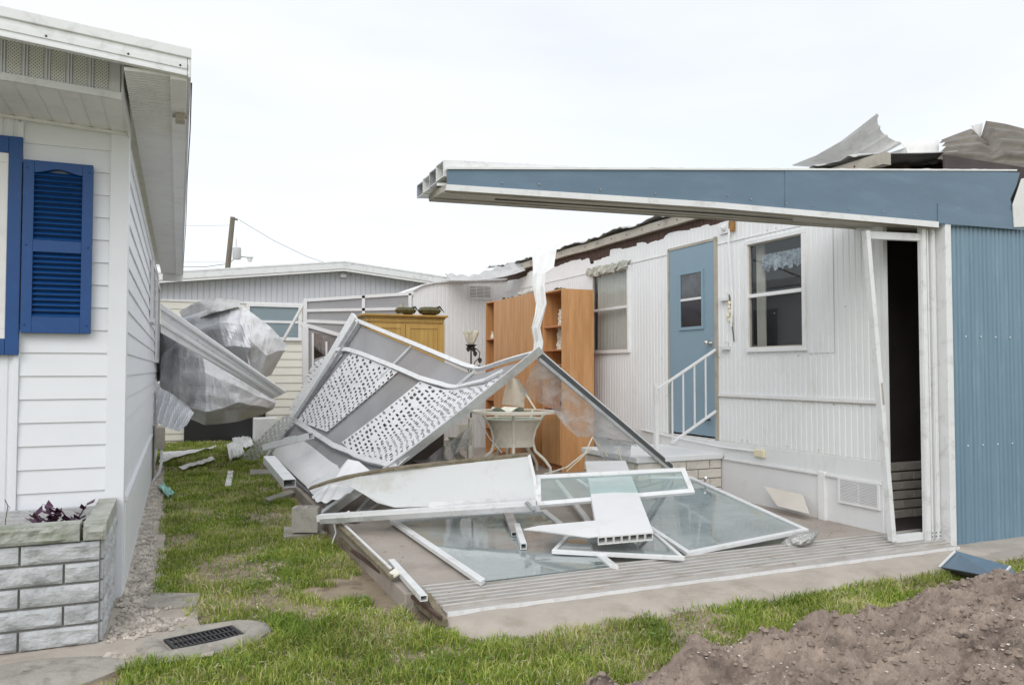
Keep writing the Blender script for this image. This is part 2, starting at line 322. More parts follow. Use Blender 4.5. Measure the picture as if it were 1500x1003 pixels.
# sandy apron in front of the slab, with a broken soft edge
mb = MB()
def apron(u, v):
    x = 1.40+u*5.6; y0 = 3.93+.32*max(0, (1.62-x)/.22)+.07*noise.noise(Vector((x*1.6, 0, 5)))+.02*noise.noise(Vector((x*9, 0, 5)))+max(0, x-5)*.02
    y = y0+(4.75-y0)*v
    return (x, y, -.02+.03*min(1, v*9)+.031*min(1, v*3.2)+.008*noise.noise(Vector((x*5, y*7, 1))))
mb.grid(apron, 160, 16)
o = mb.build('sand_apron', M['sand'], smooth=True, origin=(1.25, 4, 0)); tag(o, 'strip of pale sand washed along the front of the porch slab', 'sand', kind='structure')
# gravel bed earth + sandy patch by the planter
mb = MB(); mb.grid(lambda u, v: ((-1.7 if v < .043 else -.42)+u*((1.9 if v < .043 else .40+.20*max(0, min(1, 1-(v-.09)/.05))**2)-.10*v+.05*noise.noise(Vector((v*22, 0, 0)))), 4.3+v*9.6, .004+.01*noise.noise(Vector((u*3, v*30, 2)))), 10, 120)
o = mb.build('gravel_strip', M['sand'], smooth=True, origin=(0, 4.3, 0)); tag(o, kind='structure')
# porch slab
mb = MB(); mb.box((1.30, 4.66, -.05), (5.45, 12.85, .10))
o = mb.build('porch_slab', M['concrete'], bevel=.01, origin=(1.3, 4.66, 0)); tag(o, 'pinkish grey concrete porch slab under the wreckage', 'slab', kind='structure')
# walk beyond the blue wall
mb = MB(); mb.box((5.6, 3.98, -.05), (9, 4.40, .035)); o = mb.build('path', M['concrete'], bevel=.01, origin=(6, 4.2, 0)); tag(o, kind='structure')
# ---- mounds of dug soil
def mound_h(x, y):
    # front edge of the spoil heap follows the lawn
    ed = 3.24+.32*max(0, x-1.9)**.8*.45+.10*noise.noise(Vector((x*1.7, 1.3, 4)))+.05*noise.noise(Vector((x*6, 1.3, 4)))
    if x < 1.7: ed -= (1.7-x)*.8
    t = (ed-y)/.20; t = max(0, min(1, t)); base = t*t*(3-2*t)
    ridge = 0
    for cx, cy, rx, ry, hh in ((1.72, 3.04, .17, .16, .13), (2.25, 3.10, .26, .17, .15), (2.75, 3.05, .25, .2, .09), (3.15, 3.12, .35, .22, .12), (4.2, 3.1, .55, .35, .17), (4.9, 3.3, .6, .3, .09), (5.6, 3.4, .9, .35, .09), (4.2, 2.8, 1.2, .3, .10)):
        ridge += hh*math.exp(-((x-cx)/rx)**2-((y-cy)/ry)**2)
    p = Vector((x, y, 0))
    ch = abs(noise.noise(Vector((x*2.4+y*1.4, y*3.1-x*.9, 7))))
    cl = (.25-abs(noise.noise(p*7+Vector((3, 3, 3)))))*.07+(.2-abs(noise.noise(p*17)))*.035+(.2-abs(noise.noise(p*37)))*.024+noise.noise(p*75)*.012
    rid = (.5-abs(noise.noise(Vector((x*1.5-y*2.2, y*1.2+x*.8, 2))))*1.6)*.12
    return base*max(.005, .022+ridge*.8+rid*.95-ch*.11+cl*1.1)-.03*(1-base)
mb = MB(); mb.grid(lambda u, v: (lambda x, y: (x, y, mound_h(x, y)))(1.2+u*5.0, lerp(max(2.1, 2.72-max(0, 1.2+u*5.0-1.7)*.42), 4.05, v)), 600, 220)
o = mb.build('soil_mound', M['mound'], smooth=True, origin=(3, 3, 0)); tag(o, 'heap of freshly dug brown sandy soil with shell fragments', 'soil', kind='structure')
def pebbles(name, m, pts, rmin, rmax, label, flat=.6):
    mb = MB(); base = []
    for x, y, z in pts:
        r = random.uniform(rmin, rmax); a = random.uniform(0, 6.28); sx = random.uniform(.7, 1.3); n = 6
        ca, sa = math.cos(a), math.sin(a); vs = []
        for k, (rr, zz) in enumerate(((.75, -.3), (1, .15), (.55, .75))):
            for i in range(n):
                t = 6.2832*i/n; j = random.uniform(.8, 1.15); px = math.cos(t)*r*rr*sx*j; py = math.sin(t)*r*rr*j
                vs.append((x+px*ca-py*sa, y+px*sa+py*ca, z+r*zz*flat))
        vs.append((x, y, z+r*flat*.9))
        fs = [(k*n+i, k*n+(i+1) % n, (k+1)*n+(i+1) % n, (k+1)*n+i) for k in range(2) for i in range(n)]+[(2*n+i, 2*n+(i+1) % n, 3*n) for i in range(n)]
        mb.add(vs, fs)
    o = mb.build(name, m, smooth=True, origin=(0, 0, 0)); tag(o, label, name.replace('_', ' '), kind='stuff'); return o
pts = []
for i in range(1500):
    x = random.uniform(1.4, 6); y = random.uniform(2.3, 3.8); h = mound_h(x, y)
    if h > .0 and noise.noise(Vector((x*3, y*3, 9))) > -.05: pts.append((x, y, h+.0))
pebbles('shell_fragments', M['shell'], pts, .003, .010, 'pale shell fragments scattered over the dug soil', .5)
pts = []
for i in range(3000):
    x = random.uniform(1.4, 6); y = random.uniform(2.3, 3.9); h = mound_h(x, y)
    if h > -.02: pts.append((x, y, max(h, 0)))
pebbles('soil_clods', M['mound'], pts, .004, .02, 'small clods of crumbled soil on and around the heap', .8)
pts = []
for i in range(3600):
    y = 4.45+random.random()**1.5*8.5; wd = (.30 if y < 5.4 else .15)+.05*noise.noise(Vector((y*2, 0, 0)))
    x = random.uniform(-.30, -.30+wd*1.25 if y < 7 else -.28+wd)
    if 4.2 < y < 4.75 and x < -.33: continue
    if (x-.17)**2/.17+(y-4.57)**2/.06 < 1: continue
    if y < 5.35 and noise.noise(Vector((x*4, y*4, 6))) > .12: continue
    pts.append((x, y, .006))
pebbles('gravel', M['rockpale'], pts, .006, .019, 'pale pebbles in a strip along the foot of the white home', 1.0)
# ---- lawn
def lawn_density(X, Y):
    d = np.ones_like(X)
    return d
def grass_ok(x, y):
    n1 = noise.noise(Vector((x*1.3, y*1.3, 11))); n2 = noise.noise(Vector((x*4.5, y*4.5, 12)))
    if y > 4.62:                                   # strip between homes
        lo = -.10+.08*n1+.05*n2; hi = 1.22+.04*n2
        if y < 5.5: lo += .16
        if y > 7.2: lo += .0
        if y < 7.0: hi = 1.25-.09*(1 if y < 5.6 and n2 > -.3 else 0)
        if y > 12.9: return .9
        if not lo < x < hi: return 0
        if (x-1.05)**2/.05+(y-5.25)**2/.09 < 1+n2*1.2: return 0          # bare sand by the slab corner
        if (x-.18)**2/.115+(y-4.60)**2/.052 < 1+.3*n2: return 0            # concrete collar of the drain
        f = 1.0-max(0, n1*2.2+n2*1.3-.05)
        return max(.24, f)
    if x < -.05 and y > 4.42+.1*n2: return 0
    if (x-.18)**2/.12+(y-4.58)**2/.05 < 1+.4*n2: return 0
    if (x+.62)**2/.16+(y-4.20)**2/.05 < 1+.3*n2: return 0
    top = 4.62 if x < 1.3 else 4.3 if x < 1.45 else 3.97+.09*n1+.04*n2+max(0, x-5)*.03
    if x > 5.9: top = 4.0
    if y > top: return 0
    if 1.28 < x and mound_h(x, y) > .004: return 0
    return max(.26, 1-max(0, n1*1.5+n2*1.1-.1))
def blades(name, spec, m, label):
    P0 = []; 
    for (x0, x1, y0, y1, dens, hh, ww) in spec:
        n = int((x1-x0)*(y1-y0)*dens)
        xs = rng.uniform(x0, x1, n); ys = rng.uniform(y0, y1, n); rr = rng.random(n)
        for x, y, r in zip(xs, ys, rr):
            k = grass_ok(x, y)
            if r < k: P0.append((x, y, gz(x, y), hh*(.4+.6*k)*(1+.7*noise.noise(Vector((x*6, y*6, 21)))), ww))
    A = np.array(P0); N = len(A)
    ang = rng.uniform(0, 6.2832, N); lean = rng.uniform(.15, 1.15, N); h = A[:, 3]*rng.uniform(.35, 1.35, N); wd = A[:, 4]*rng.uniform(.6, 1.3, N)
    ca, sa = np.cos(ang), np.sin(ang); la = ang+rng.uniform(-1.9, 1.9, N); lx, ly = np.cos(la)*lean*h, np.sin(la)*lean*h
    V = np.zeros((N, 5, 3)); B = A[:, :3]
    V[:, 0] = B; V[:, 1] = B; V[:, 0, 0] -= ca*wd/2; V[:, 0, 1] -= sa*wd/2; V[:, 1, 0] += ca*wd/2; V[:, 1, 1] += sa*wd/2
    Mid = B+np.stack([lx*.35, ly*.35, h*.62], 1); V[:, 2] = Mid; V[:, 3] = Mid
    V[:, 2, 0] += ca*wd*.4; V[:, 2, 1] += sa*wd*.4; V[:, 3, 0] -= ca*wd*.4; V[:, 3, 1] -= sa*wd*.4
    V[:, 4] = B+np.stack([lx, ly, h*(1-.25*lean)], 1)
    me = bpy.data.meshes.new(name); me.vertices.add(N*5); me.vertices.foreach_set('co', V.ravel())
    idx = (np.arange(N)[:, None]*5+np.array([0, 1, 2, 3, 3, 2, 4])[None]).ravel()
    me.loops.add(N*7); me.loops.foreach_set('vertex_index', idx)
    me.polygons.add(N*2); ls = (np.arange(N)[:, None]*7+np.array([0, 4])[None]).ravel(); me.polygons.foreach_set('loop_start', ls)
    try: me.polygons.foreach_set('loop_total', np.tile([4, 3], N))
    except Exception: pass
    at = me.attributes.new('tone', 'FLOAT', 'FACE'); pn = np.array([noise.noise(Vector((a*2.2, b*2.2, 33))) for a, b in A[:, :2]]); t = np.clip(rng.random(N)*.82+.09+pn*.45, 0, 1); at.data.foreach_set('value', np.repeat(t, 2))
    me.update(calc_edges=True); me.validate(); me.materials.append(m)
    o = bpy.data.objects.new(name, me); C.objects.link(o); tag(o, label, 'grass', kind='stuff'); return o, N
gm = bpy.data.materials.new('lawn_blades'); gm.use_nodes = True; n = gm.node_tree.nodes; l = gm.node_tree.links
at = n.new('ShaderNodeAttribute'); at.attribute_name = 'tone'; cr = n.new('ShaderNodeValToRGB'); l.new(at.outputs['Fac'], cr.inputs[0])
els = cr.color_ramp.elements; els[0].position = 0; els[0].color = (*S(94, 122, 44), 1); els[1].position = 1; els[1].color = (*S(200, 192, 160), 1)
for p_, c_ in ((.35, S(126, 148, 60)), (.62, S(156, 168, 80)), (.80, S(184, 184, 104)), (.88, S(194, 184, 146))):
    e = els.new(p_); e.color = (*c_, 1)
tc = n.new('ShaderNodeTexCoord'); a = n.new('ShaderNodeTexNoise'); a.inputs['Scale'].default_value = 1.8; a.inputs['Detail'].default_value = 3; l.new(tc.outputs['Object'], a.inputs[0])
r = n.new('ShaderNodeMapRange'); r.inputs[1].default_value = .35; r.inputs[2].default_value = .65; r.inputs[3].default_value = .85; r.inputs[4].default_value = 1.3; l.new(a.outputs[0], r.inputs[0])
vm = n.new('ShaderNodeVectorMath'); vm.operation = 'SCALE'; l.new(cr.outputs[0], vm.inputs[0]); l.new(r.outputs[0], vm.inputs['Scale']); l.new(vm.outputs[0], n['Principled BSDF'].inputs['Base Color'])
n['Principled BSDF'].inputs['Roughness'].default_value = .6; n['Principled BSDF'].inputs['Specular IOR Level'].default_value = .25
tl = n.new('ShaderNodeBsdfTranslucent'); l.new(vm.outputs[0], tl.inputs[0]); ms = n.new('ShaderNodeMixShader'); ms.inputs[0].default_value = .3
l.new(n['Principled BSDF'].outputs[0], ms.inputs[1]); l.new(tl.outputs[0], ms.inputs[2]); l.new(ms.outputs[0], n['Material Output'].inputs[0])
go, ng = blades('lawn_grass', [(-1.6, 2.4, 2.6, 4.7, 11000, .055, .0055), (2.4, 6.8, 2.9, 4.15, 9000, .055, .006), (-.1, 1.3, 4.62, 8, 8500, .048, .006), (-.1, 1.3, 8, 12, 4500, .05, .009), (-.25, 2.2, 12, 16.9, 2200, .055, .014)], gm, 'patchy green lawn with dry blades between the homes')
print('blades', ng)
# dead thatch and leaf litter lying in the lawn
mb = MB()
for i in range(5200):
    x = random.uniform(-.2, 1.25) if i % 2 else random.uniform(-.9, 6); y = random.uniform(4.6, 12) if i % 2 else random.uniform(2.9, 4.6)
    if grass_ok(x, y) < .1: continue
    a = random.uniform(0, 6.28); L = random.uniform(.012, .05); w_ = random.uniform(.0015, .004); z = gz(x, y)+random.uniform(.008, .035); d = Vector((math.cos(a), math.sin(a), random.uniform(-.3, .3)))*L; s_ = Vector((-math.sin(a), math.cos(a), 0))*w_; p = Vector((x, y, z))
    mb.add([p-d/2-s_, p-d/2+s_, p+d/2+s_*.5, p+d/2-s_*.5], [(0, 1, 2, 3)])
o = mb.build('dead_thatch', mat('dry_straw', S(190, 180, 152), .9, var=.3, scale=30), origin=(0, 0, 0)); tag(o, 'dry straw coloured clippings scattered through the lawn', 'thatch', kind='stuff')
mb = MB()
for i in range(420):
    x = random.uniform(-.1, 1.2) if i % 3 == 0 else random.uniform(-.6, 4.5); y = random.uniform(4.7, 10) if i % 3 == 0 else random.uniform(2.9, 4.5)
    if grass_ok(x, y) < .2 or noise.noise(Vector((x*2, y*2, 40))) < 0: continue
    for k in range(6):
        a = random.uniform(0, 6.28); r = random.uniform(.005, .03); q = Vector((x+math.cos(a)*r, y+math.sin(a)*r, gz(x, y)+random.uniform(.02, .045))); s_ = random.uniform(.006, .012); b = random.uniform(0, 6.28)
        u_ = Vector((math.cos(b), math.sin(b), .2))*s_; v_ = Vector((-math.sin(b), math.cos(b), .1))*s_*.7; mb.add([q-u_, q+v_, q+u_, q-v_], [(0, 1, 2, 3)])
o = mb.build('weed_leaves', mat('weed_green', S(120, 146, 84), .6, var=.2, scale=9), origin=(0, 0, 0)); tag(o, 'small round weed leaves growing among the grass', 'weeds', kind='stuff')
# ------------------------------------------------------------ paved bits in the lawn
def slab_px(name, label, cat, pts, z, th, m, group=None, bevel=.006):
    p = [P(x, y, Z=z) for x, y in pts]; mb = MB().prism(p, (0, 0, -th)); return tag(mb.build(name, m, bevel=bevel), label, cat, group)
slab_px('paving_stone', 'square grey paver lying flat by the gravel beside the brick planter', 'paver', [(213, 888), (222, 866), (294, 868), (287, 886)], .02, .05, M['paver'])
slab_px('paving_stone', 'thin grey concrete pad under the cinder block', 'paver', [(415, 785), (416, 771), (466, 769), (477, 779)], .035, .06, M['paver'])
slab_px('paving_stone', 'small worn concrete strip nearest the white bent flashing', 'paver', [(387, 729), (432, 714), (437, 719), (395, 732)], .035, .05, M['paver'])
slab_px('paving_stone', 'farthest small concrete strip half sunk in the lawn', 'paver', [(366, 694), (366, 687), (397, 687), (400, 693)], .03, .05, M['paver'])
# round concrete stepping stone
c = P(40, 985, Z=.02); mb = MB(); mb.grid(lambda u, v: (c.x+math.cos(u*6.2832)*(.02+.40*v)*(1+.06*math.sin(u*19)), c.y+math.sin(u*6.2832)*(.02+.40*v)*.55, .03*(1-v**4)+.004*nz3((u*9, v*5, 0))), 48, 8, (0, 0, -.05))
tag(mb.build('stepping_stone', M['paver'], smooth=True), 'rounded concrete stepping stone in the grass before the planter', 'stepping stone')
# drain
c = Vector((.17, 4.57, 0)); root = thing('storm_drain', 'black slotted drain grate set in a round concrete collar', 'drain', c)
mb = MB(); 
def col(u, v):
    a = u*6.2832; rx, ry = .36, .215; k = .40+.6*v
    x = math.cos(a); y = math.sin(a); q = max(abs(x), abs(y)); sx, sy = (x/q*.19, y/q*.10)
    ex, ey = x*rx*(1+.06*math.sin(3*a+1)), y*ry*(1+.05*math.sin(2*a)); X = lerp(sx, ex, v); Y = lerp(sy, ey, v)
    an = .28; return (c.x+X*math.cos(an)-Y*math.sin(an), c.y+X*math.sin(an)+Y*math.cos(an), .006+.026*math.sin(v*3.14)**.8-.014*v**6+.004*nz3((X*9, Y*9, 0)))
mb.grid(col, 72, 10); mb.build('collar', M['paver'], root, smooth=True)
mb = MB(); an = .28; ux = Vector((math.cos(an), math.sin(an), 0)); uy = Vector((-math.sin(an), math.cos(an), 0)); gc = Vector((c.x, c.y, .012))
for k in range(15):
    a = gc+ux*(-.165+.33*k/14); mb.beam(a-uy*.085, a+uy*.085, .010, .012)
for yy in (-.088, 0, .088): mb.beam(gc+uy*yy-ux*.178, gc+uy*yy+ux*.178, .014, .016)
for xx in (-.175, .175): mb.beam(gc+ux*xx-uy*.094, gc+ux*xx+uy*.094, .014, .0165)
mb.build('grate', M['black'], root)
mb = MB(); mb.prism([gc+ux*x+uy*y-Vector((0, 0, .03)) for x, y in ((-.185, -.098), (.185, -.098), (.185, .098), (-.185, .098))], (0, 0, -.02)); mb.build('drain_pit', M['dark_in'], root)
# cinder block
p = [P(427, 776, d=6.75), P(465, 777, d=6.75)]; a = Vector((p[0].x, p[0].y, .05)); b = Vector((p[1].x, p[1].y, .05)); u = (b-a).normalized(); n_ = Vector((-u.y, u.x, 0)); L = (b-a).length; hh = .21; th = .13
root = thing('cinder_block', 'grey hollow cinder block standing on end beside the slab', 'block', a)
mb = MB()
def pr(x0, x1, y0, y1, z0, z1): mb.prism([a+u*x+n_*y+Vector((0, 0, z0)) for x, y in ((x0, y0), (x1, y0), (x1, y1), (x0, y1))], (0, 0, z1-z0))
w_ = .028; pr(0, L, 0, w_, 0, hh); pr(0, L, th-w_, th, 0, hh); pr(0, w_, w_, th-w_, 0, hh); pr(L-w_, L, w_, th-w_, 0, hh); pr(L/2-.012, L/2+.012, w_, th-w_, 0, hh); pr(w_, L-w_, w_, th-w_, 0, .03)
mb.build('block_body', M['block'], root)
# ------------------------------------------------------------ left white home
LX = -.30; LY = 5.64
root = LH = thing('white_mobile_home', 'white vinyl sided mobile home with royal blue shutter and perforated gable soffit', 'house', (LX, LY, 0))
mb = lap_wall((-.873, LY, 0), (LX-.05, LY, 0), .0, 3.0, .1445, (0, -1, 0)); mb.box((-.873, LY+.001, 0), (LX-.02, LY+.08, 3.0)); mb.build('front_wall', M['siding'], root)
mb = ribbed((-2.4, LY-.012), (-.905, LY-.012), 0, 3.06, (0, -1, 0), .055, .008, .02); mb.box((-2.4, LY+.001, 0), (-.905, LY+.08, 3.06)); mb.build('ribbed_panel', M['siding'], root)
mb = MB().box((-.905, LY-.026, 0), (-.874, LY, 2.98)); mb.build('trim_strip', M['siding'], root, bevel=.003)
mb = MB().box((-.392, LY-.024, .0), (-.283, LY+.118, 3.0)); mb.build('corner_post', M['siding'], root, bevel=.004)
zs = .60
mb = lap_wall((LX, LY+.112, 0), (LX, 14.3, 0), zs, 3.0, .1445, (1, 0, 0)); mb.box((LX-.1, LY+.112, 0), (LX-.001, 14.3, 3.0)); mb.build('side_wall', M['siding'], root)
mb = MB(); y = LY+.112
while y < 14.3:
    mb.box((LX-.001, y, 0), (LX+.022, min(14.3, y+.78), zs-.012)); y += .79
mb.box((LX-.001, LY+.112, zs-.01), (LX+.034, 14.3, zs+.02)); mb.build('skirting', M['siding'], root, bevel=.002)
# side windows, hooded vent
for y0, y1, z0, z1 in ((10.0, 10.75, 2.0, 2.72), (12.2, 13.5, 1.55, 2.72)):
    f = frame_rect((LX+.012, y0, z0), (0, 1, 0), (0, 0, 1), y1-y0, z1-z0, .05, .035, (1, 0, 0)).build('window', M['trimwhite'], root)
    MB().box((LX+.014, y0+.05, z0+.05), (LX+.022, y1-.05, z1-.05)).build('pane', mat('dusk_pane', (.10, .12, .14), .08), f)
mb = MB().prism([(LX, 12.6, 1.33), (LX+.10, 12.6, 1.16), (LX+.10, 12.6, 1.13), (LX, 12.6, 1.13)], (0, .25, 0)); mb.build('vent_hood', M['trimwhite'], root)
# roof: front fascia slopes with the shallow gable
sl = .085; RY0 = 4.6; RY1 = 14.35; ex = .07
def rz(x, z): return z+(ex-x)*sl
def slope_prism(x0, x1, z0, z1, y0, y1): return MB().prism([(x0, y0, rz(x0, z0)), (x1, y0, rz(x1, z0)), (x1, y0, rz(x1, z1)), (x0, y0, rz(x0, z1))], (0, y1-y0, 0))
slope_prism(-3.2, .055, 3.165, 3.19, RY0+.03, RY1).build('roof', M['soffit'], root)
mb = slope_prism(-3.2, ex, 3.15, 3.205, RY0-.012, RY0+.03); mb.build('fascia_top', M['alu'], root, bevel=.004)
mb = MB()
for z0, z1, pr_ in ((3.118, 3.15, .0), (3.088, 3.118, .007), (3.062, 3.088, .0), (3.050, 3.062, .01)):
    q = slope_prism(-3.2, ex-.02, z0, z1, RY0-pr_, RY0+.03); mb.add(q.v, q.f)
mb.build('fascia', M['alu'], root)
mb = MB()
for x in (-.62, -.24, ex-.055):
    mb.sphere((x, RY0-.008, rz(x, 3.10)), .006, 6, 3)
mb.build('screw', M['iron'], root)
mb = MB().box((ex-.018, RY0, 3.045), (ex, RY1, 3.20)); mb.build('gutter_face', M['alu'], root, bevel=.004)
mb = MB().box((-.035, RY0+.03, 3.035), (ex-.018, RY1, 3.10)); mb.build('gutter', M['soffit'], root, bevel=.004)
mb = MB(); y = RY0+.035
while y < RY1-.02:
    mb.box((-.262, y, 3.052), (-.035, y+.030, 3.07)); mb.box((-.262, y+.030, 3.060), (-.035, y+.040, 3.07)); y += .040
mb.build('side_soffit', M['soffit'], root)
mb = MB().box((-.24, RY1-.03, 2.93), (ex-.01, RY1, 3.05)); mb.build('end_cap', M['soffit'], root)
# boxed gable front with perforated panels, ribbed soffit under it
def perf():
    m = mat('perforated_panel', (.76, .77, .75), .5, var=.03, dirt=(.45, .43, .38), dirtamt=.3, dscale=6); n = m.node_tree.nodes; l = m.node_tree.links
    tc = n.new('ShaderNodeTexCoord'); mp = n.new('ShaderNodeMapping'); mp.inputs['Rotation'].default_value = (0, .785, 0); l.new(tc.outputs['Object'], mp.inputs[0])
    ck = n.new('ShaderNodeVectorMath'); ck.operation = 'SCALE'; ck.inputs['Scale'].default_value = 78; l.new(mp.outputs[0], ck.inputs[0])
    fr = n.new('ShaderNodeVectorMath'); fr.operation = 'FRACTION'; l.new(ck.outputs[0], fr.inputs[0])
    sb = n.new('ShaderNodeVectorMath'); sb.operation = 'SUBTRACT'; sb.inputs[1].default_value = (.5, .5, .5); l.new(fr.outputs[0], sb.inputs[0])
    mu = n.new('ShaderNodeVectorMath'); mu.operation = 'MULTIPLY'; mu.inputs[1].default_value = (1, 0, 1); l.new(sb.outputs[0], mu.inputs[0])
    ln = n.new('ShaderNodeVectorMath'); ln.operation = 'LENGTH'; l.new(mu.outputs[0], ln.inputs[0])
    lt = n.new('ShaderNodeMath'); lt.operation = 'LESS_THAN'; lt.inputs[1].default_value = .27; l.new(ln.outputs['Value'], lt.inputs[0])
    b = n['Principled BSDF']; src = b.inputs['Base Color'].links[0].from_socket
    mx = n.new('ShaderNodeMix'); mx.data_type = 'RGBA'; l.new(lt.outputs[0], mx.inputs[0]); l.new(src, mx.inputs[6]); mx.inputs[7].default_value = (.22, .22, .21, 1); l.new(mx.outputs[2], b.inputs['Base Color']); return m
PM = perf(); BY = 4.93
def bz(x, z): return z+(-.3-x)*.05
mb = MB(); mbp = MB(); x = -.36; k = 0
mb.prism([(-2.5, BY+.012, bz(-2.5, 2.99)), (LX, BY+.012, 2.99), (LX, BY+.012, 3.33), (-2.5, BY+.012, 3.45)], (0, .02, 0))
while x > -2.4:
    mbp.prism([(x-.068, BY+.004, bz(x, 3.015)), (x, BY+.004, bz(x, 3.015)), (x, BY+.004, 3.31), (x-.068, BY+.004, 3.33)], (0, .007, 0))
    for dx in (-.012, -.026): mb.prism([(x-.068+dx, BY-.002, bz(x, 3.02)), (x-.062+dx, BY-.002, bz(x, 3.02)), (x-.062+dx, BY-.002, 3.31), (x-.068+dx, BY-.002, 3.33)], (0, .014, 0))
    x -= .106
mb.build('gable_panel', M['siding'], root); mbp.build('perforated_strip', PM, root)
mb = MB().prism([(-2.5, BY-.02, bz(-2.5, 2.985)), (LX+.012, BY-.02, 2.975), (LX+.012, BY-.02, 3.018), (-2.5, BY-.02, bz(-2.5, 3.022))], (0, .03, 0)); mb.build('box_trim', M['alu'], root, bevel=.003)
mb = MB(); x = LX+.005
while x > -2.4:
    mb.prism([(x-.092, BY+.01, bz(x, 2.982)), (x, BY+.01, bz(x, 2.982)), (x, BY+.01, bz(x, 2.995)), (x-.092, BY+.01, bz(x, 2.995))], (0, LY-BY-.03, 0))
    mb.prism([(x-.106, BY+.012, bz(x, 2.990)), (x-.092, BY+.012, bz(x, 2.990)), (x-.092, BY+.012, bz(x, 2.996)), (x-.106, BY+.012, bz(x, 2.996))], (0, LY-BY-.034, 0)); x -= .106
mb.build('box_soffit', M['soffit'], root)
mb = MB().prism([(-2.4, LY-.04, bz(-2.4, 2.962)), (-.30, LY-.04, 2.962), (-.30, LY-.04, 2.979), (-2.4, LY-.04, bz(-2.4, 2.979))], (0, .03, 0)); mb.build('wall_molding', M['soffit'], root)
mb = MB().prism([(LX+.006, BY+.01, 3.0), (LX+.006, BY+.01, 3.28), (LX+.006, LY+.10, 3.06), (LX+.006, LY+.10, 2.90), (LX+.006, LY+.02, 2.95)], (.012, 0, 0)); mb.build('box_side', M['alu'], root)
q = P(160, 88, Y=5.16); r_ = P(180, 115, Y=5.16); mb = MB().box((q.x, 5.05, r_.z), (q.x+.055, 5.195, q.z+.01)); mb.build('downspout_stub', M['siding'], root, bevel=.004)
mb = MB().box((q.x+.062, 5.04, r_.z), (q.x+.088, 5.195, q.z)); mb.build('downspout_elbow', M['siding'], root, bevel=.006)
# junction box under the gutter
mb = MB().box((-.01, 5.22, 2.985), (.045, 5.30, 3.035)); mb.tube([(-.03, 5.26, 3.02), (.062, 5.26, 3.02)], .010); mb.build('flood_lamp', M['tan'], root, bevel=.004)
mb = MB().tube([(ex+.004, RY0+.1, 3.05), (ex+.008, 5.6, 3.035), (ex+.004, 7, 3.04), (ex+.01, 9.5, 3.03), (ex+.004, 12, 3.04), (ex, 14.2, 2.98)], .004, 5); mb.build('cable', M['iron'], root)
# blue window trim, window, shutter
mb = MB().box((-.945, LY-.055, 1.538), (-.873, LY-.03, 2.878)); mb.box((-2.2, LY-.055, 2.775), (-.946, LY-.03, 2.878)); mb.box((-2.2, LY-.055, 1.538), (-.946, LY-.03, 1.635)); mb.build('window_surround', M['blue'], root, bevel=.003)
f = frame_rect((-2.1, LY-.028, 1.636), (1, 0, 0), (0, 0, 1), 1.154, 1.138, .06, -.02, (0, 1, 0)).build('window', M['trimwhite'], root, bevel=.003)
MB().box((-2.04, LY-.035, 1.69), (-1.007, LY-.03, 2.71)).build('pane', mat('pane_dark', (.08, .1, .12), .06), f)
shutter = MB(); x0, x1, z0, z1 = -.864, -.486, 1.674, 2.74; yb, yf = LY-.068, LY-.022; st = .058
mid = z0+.50
for a in ((x0, z0, x0+st, z1), (x1-st, z0, x1, z1), (x0+st, z0, x1-st, z0+.10), (x0+st, mid, x1-st, mid+.075)): shutter.box((a[0], yb, a[1]), (a[2], yf, a[3]))
# arched top rail
arch = [(x0+st, z1), (x0+st, z1-.075)]+[(x0+st+(x1-x0-2*st)*t, z1-.075-.0+(.028*math.sin(math.pi*t)**2)) for t in [i/10 for i in range(1, 10)]]+[(x1-st, z1-.075), (x1-st, z1)]
shutter.prism([(x, yb, z) for x, z in arch], (0, yf-yb, 0))
sh = shutter.build('shutter', M['blue'], root, bevel=.003)
mb = MB()
for za, zb in ((z0+.10, mid), (mid+.075, z1-.06)):
    n_ = int((zb-za)/.032)
    for k in range(n_):
        z = za+(k+.5)*(zb-za)/n_; mb.prism([(x0+st, yb+.006, z-.014), (x0+st, yb+.010, z-.008), (x0+st, yf-.006, z+.014), (x0+st, yf-.012, z+.010)], (x1-x0-2*st, 0, 0))
mb.box((x0+st, yf-.006, z0+.1), (x1-st, yf-.001, z1-.06))
mb.build('louvre', M['blue'], sh)
mb = MB()
for sx in (x0+.02, x1-.02):
    for sz in (z0+.05, z1-.05, mid+.04): mb.sphere((sx, yb-.002, sz), .006, 8, 3)
mb.build('screw', M['blue'], sh)
LH.rotation_euler.z = math.radians(-.30)
# electrical box by its rear corner
q = P(232, 640, d=10.2); root = thing('meter_box', 'small grey electrical box with curved conduit at the white wall', 'electrical box', (q.x, q.y, 0))
mb = MB().box((q.x-.03, q.y-.05, .42), (q.x+.08, q.y+.06, .70)); mb.build('box_body', M['tan'], root, bevel=.008)
mb = MB().box((q.x-.07, q.y, 0), (q.x-.045, q.y+.03, .72)); mb.build('post', M['wood_pole'], root)
mb = MB().tube([(q.x+.04, q.y, .42), (q.x+.04, q.y, .25), (q.x+.02, q.y-.02, .13), (q.x-.03, q.y-.03, .05), (q.x-.06, q.y-.03, .0)], .018); mb.build('conduit', M['alu'], root, smooth=True)
